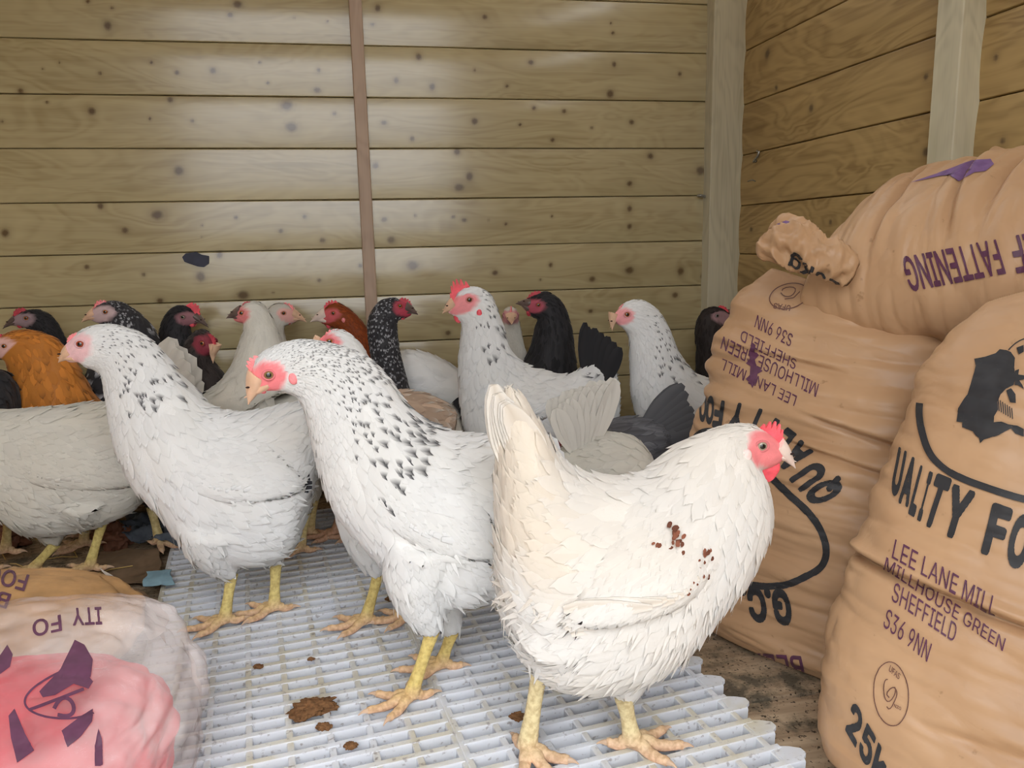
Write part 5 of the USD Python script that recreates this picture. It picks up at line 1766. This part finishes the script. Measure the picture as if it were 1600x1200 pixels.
hen('buff orange hen at the left edge of the picture', (-0.90, 1.75), 180,
    [((205, 672), (198, 740), .08), ((185, 660), (175, 765), .13), ((160, 640), (120, 770), .165), ((140, 615), (70, 715), .16), ((125, 585), (38, 645), .13),
     ((106, 553), (20, 600), .10), ((86, 530), (14, 572), .075), ((56, 518), (6, 562), .056), ((30, 516), (0, 560), .047), ((10, 522), (-6, 556), .04), ((-8, 535), (-11, 552), .025)],
    (9, 540), (-36, 562), None, 'buff', False, comb=(0.024, 0.008, 5), comb_mat='comb_dull', face_col=srgb(214, 168, 158), face_r=(0.028, 0.022), lobe=None, seed=11)
hen('black-and-white barred hen looking left over the streaked-nape hen', (-0.50, 1.86), 178,
    [((425, 652), (400, 690), .08), ((372, 634), (340, 725), .13), ((322, 614), (270, 745), .165), ((282, 596), (200, 745), .17), ((263, 575), (142, 705), .16),
     ((253, 548), (116, 640), .13), ((244, 524), (135, 590), .10), ((228, 500), (158, 545), .075), ((206, 482), (172, 516), .054), ((182, 471), (168, 507), .046), ((160, 474), (157, 506), .038), ((146, 483), (148, 502), .024)],
    (166, 487), (126, 501), None, 'barred', False, comb=(0.026, 0.012, 5), comb_px=((146, 484), (166, 471)), comb_mat='comb_pink', face_col=srgb(190, 166, 166), face_r=(0.030, 0.018), beak_mat='beak_horn', seed=12,
    tail=dict(root=(405, 660), n=4, ang=(160, 178), len=.08, w=.03, col='barred'))

# -- hens along the back wall
hen('black hen with a red comb behind the buff hen', None, 180,
    [((118, 590), (55, 600), .12), ((106, 548), (60, 548), .085), ((93, 515), (60, 522), .06), ((76, 492), (53, 518), .048), ((56, 484), (42, 513), .042), ((36, 487), (32, 510), .034), ((23, 495), (23, 509), .02)],
    (42, 497), (3, 512), None, 'black', False, comb=(0.024, 0.010, 5), comb_px=((20, 495), (38, 482)), comb_mat='comb_dull', wattle=0.008, wattle_mat='comb_dull', face_col=GREY_FACE, beak_mat='beak_dark', seed=13, neck_y=1.97, compact=.8, body_w=.8)
hen('black hen with red comb and wattles facing right, at the left of the back wall', None, -12,
    [((262, 610), (332, 615), .12), ((255, 572), (316, 575), .095), ((251, 540), (305, 542), .075), ((252, 512), (297, 519), .056), ((262, 490), (296, 510), .046), ((278, 478), (301, 508), .042), ((295, 481), (306, 506), .035), ((306, 491), (310, 505), .021)],
    (287, 495), (327, 510), None, 'black', False, comb=(0.026, 0.014, 5), comb_px=((312, 494), (296, 474)), comb_mat='comb_red', wattle=0.011, face_col=srgb(150, 104, 110), beak_mat='beak_dark', eye_col=srgb(120, 110, 90), seed=14, neck_y=1.98, compact=.62, body_w=.75)
hen('dark brown-black hen with its red face tipped down', None, -25,
    [((262, 622), (352, 625), .12), ((274, 580), (343, 590), .095), ((288, 548), (327, 568), .068), ((301, 524), (325, 557), .05), ((315, 515), (330, 553), .043), ((327, 524), (334, 551), .034), ((333, 536), (335, 550), .021)],
    (318, 536), (331, 567), None, 'dark', False, comb=(0.022, 0.008, 5), comb_px=((337, 540), (326, 522)), comb_mat='comb_dull', face_col=srgb(130, 50, 62), face_r=(0.026, 0.02), seed=15, neck_y=1.68, compact=.4, body_w=.5)
hen('ivory hen with a long raised neck facing left behind the spotted-neck hen', None, 172,
    [((470, 600), (310, 625), .165), ((456, 570), (345, 598), .135), ((441, 540), (368, 560), .10), ((432, 515), (378, 530), .075), ((420, 490), (382, 512), .056), ((405, 473), (380, 505), .046), ((389, 472), (374, 504), .038), ((377, 480), (370, 502), .024)],
    (378, 489), (353, 494), None, 'ivory', False, comb=(0.020, 0.007, 5), comb_mat='comb_dull', face_col=srgb(206, 120, 120), beak_mat='beak_dark', seed=16, neck_y=1.62, compact=.7, body_w=.9)
hen('cream hen with a pink face looking right, beak to beak with the rust-brown hen', None, 8,
    [((392, 600), (465, 600), .12), ((400, 555), (455, 560), .09), ((405, 520), (446, 530), .066), ((415, 492), (443, 513), .051), ((428, 476), (447, 508), .045), ((443, 474), (455, 506), .038), ((456, 484), (461, 503), .023)],
    (443, 489), (480, 501), None, 'ivory', False, comb=(0.024, 0.009, 5), comb_px=((463, 490), (444, 473)), comb_mat='comb_pink', wattle=0.007, face_col=srgb(226, 172, 164), beak_mat='beak_horn', seed=17, neck_y=1.98, compact=.6, body_w=.8)
hen('rust-brown hen with a red comb facing left', None, 176,
    [((612, 612), (545, 635), .13), ((597, 582), (545, 600), .11), ((588, 550), (543, 562), .085), ((577, 520), (537, 533), .066), ((560, 497), (530, 517), .052), ((541, 480), (525, 513), .045), ((523, 473), (513, 510), .039), ((508, 483), (506, 506), .024)],
    (521, 489), (484, 500), None, 'rust', False, comb=(0.030, 0.016, 6), comb_px=((505, 488), (527, 472)), comb_mat='comb_red', wattle=0.010, face_col=srgb(206, 96, 100), lobe=((537, 500), 0.006, 'comb_pink'), beak_mat='beak_pale', seed=18, neck_y=1.98, compact=.62, body_w=.8)
hen('black-and-white barred hen with a red face looking right by the middle batten', None, -5,
    [((585, 640), (647, 640), .125), ((589, 605), (638, 605), .105), ((583, 570), (629, 570), .085), ((577, 535), (622, 535), .07), ((575, 506), (620, 510), .058), ((583, 484), (621, 502), .049), ((600, 468), (626, 499), .043), ((618, 466), (634, 497), .037), ((634, 474), (639, 494), .023)],
    (625, 478), (654, 489), None, 'barred', False, comb=(0.026, 0.012, 6), comb_px=((644, 484), (626, 466)), comb_mat='comb_dull', wattle=0.008, face_col=srgb(170, 62, 78), beak_mat='beak_dark', seed=19, neck_y=1.78, compact=.6, body_w=.75)
hen('white hen whose head is hidden by the tall white hen', (0.17, 1.90), 4,
    [((618, 562), (612, 600), .08), ((640, 548), (640, 650), .14), ((675, 556), (680, 670), .16), ((712, 575), (720, 672), .15), ((735, 592), (745, 660), .11), ((752, 610), (760, 650), .07), ((768, 622), (772, 650), .05), ((782, 630), (784, 650), .035)],
    (775, 634), (802, 650), None, 'white', False, comb=None, face_col=PINK_FACE, seed=20)
hen('small grey-white hen with a red comb seen head-on behind the tall white hen', tuple(on_plane(800, 500, (0, 1.93, 0), (0, 1, 0))[:2] + np.array([0.0, 0.03])), 262,
    [((-.08, .30), (-.08, .22), .05), ((-.05, .32), (-.05, .15), .085), ((0.0, .33), (0.0, .14), .095), ((.03, .36), (.07, .20), .085), ((.035, .40), (.075, .32), .075), ((.03, .44), (.065, .40), .052), ((.032, .475), (.06, .435), .042), ((.045, .487), (.065, .448), .038), ((.06, .482), (.072, .452), .032), ((.07, .472), (.076, .456), .02)],
    '0.056 0.468', (0.10, 0.452), None, 'ivory', False, comb=(0.026, 0.010, 5), comb_mat='comb_pink', face_col=srgb(200, 140, 140), seed=21)
hen('glossy black hen looking left between the two white hens', None, 172,
    [((900, 588), (800, 600), .15), ((897, 550), (822, 560), .12), ((893, 515), (834, 526), .086), ((884, 485), (838, 507), .063), ((870, 465), (840, 498), .052), ((853, 456), (835, 496), .045), ((838, 460), (828, 492), .038), ((826, 466), (822, 485), .023)],
    (841, 476), (806, 472), None, 'black', False, comb=(0.026, 0.008, 5), comb_px=((822, 468), (844, 455)), comb_mat='comb_dull', wattle=0.009, wattle_mat='comb_dull', face_col=srgb(170, 78, 92), beak_mat='beak_dark', seed=22, neck_y=1.86, compact=.6, body_w=.75)
hen('dark brown hen half hidden by the left edge of the feed sack', None, 10,
    [((1095, 590), (1152, 598), .11), ((1093, 552), (1142, 560), .09), ((1090, 522), (1133, 532), .07), ((1094, 496), (1129, 517), .056), ((1105, 482), (1131, 512), .047), ((1120, 480), (1137, 509), .041), ((1133, 487), (1141, 506), .026)],
    (1118, 493), (1160, 507), None, 'dark', False, comb=(0.024, 0.009, 5), comb_px=((1140, 492), (1124, 478)), comb_mat='comb_red', face_col=srgb(160, 128, 132), wattle=0.008, beak_mat='beak_dark', eye_col=srgb(140, 140, 140), seed=23, neck_y=1.92, compact=.55, body_w=.75)
hen('black hen below the buff hen, only a corner of it inside the left edge', (-1.16, 1.66), 180,
    [((20, 640), (16, 690), .09), ((12, 590), (-10, 720), .13), ((-20, 575), (-50, 730), .15), ((-55, 580), (-85, 700), .13), ((-80, 560), (-105, 640), .10), ((-95, 530), (-118, 580), .07), ((-108, 512), (-125, 552), .05), ((-122, 508), (-135, 545), .042), ((-135, 518), (-140, 540), .026)],
    (-124, 524), (-162, 545), None, 'black', False, comb=(0.024, 0.009, 5), comb_mat='comb_dull', face_col=DARK_FACE, beak_mat='beak_dark', seed=24)
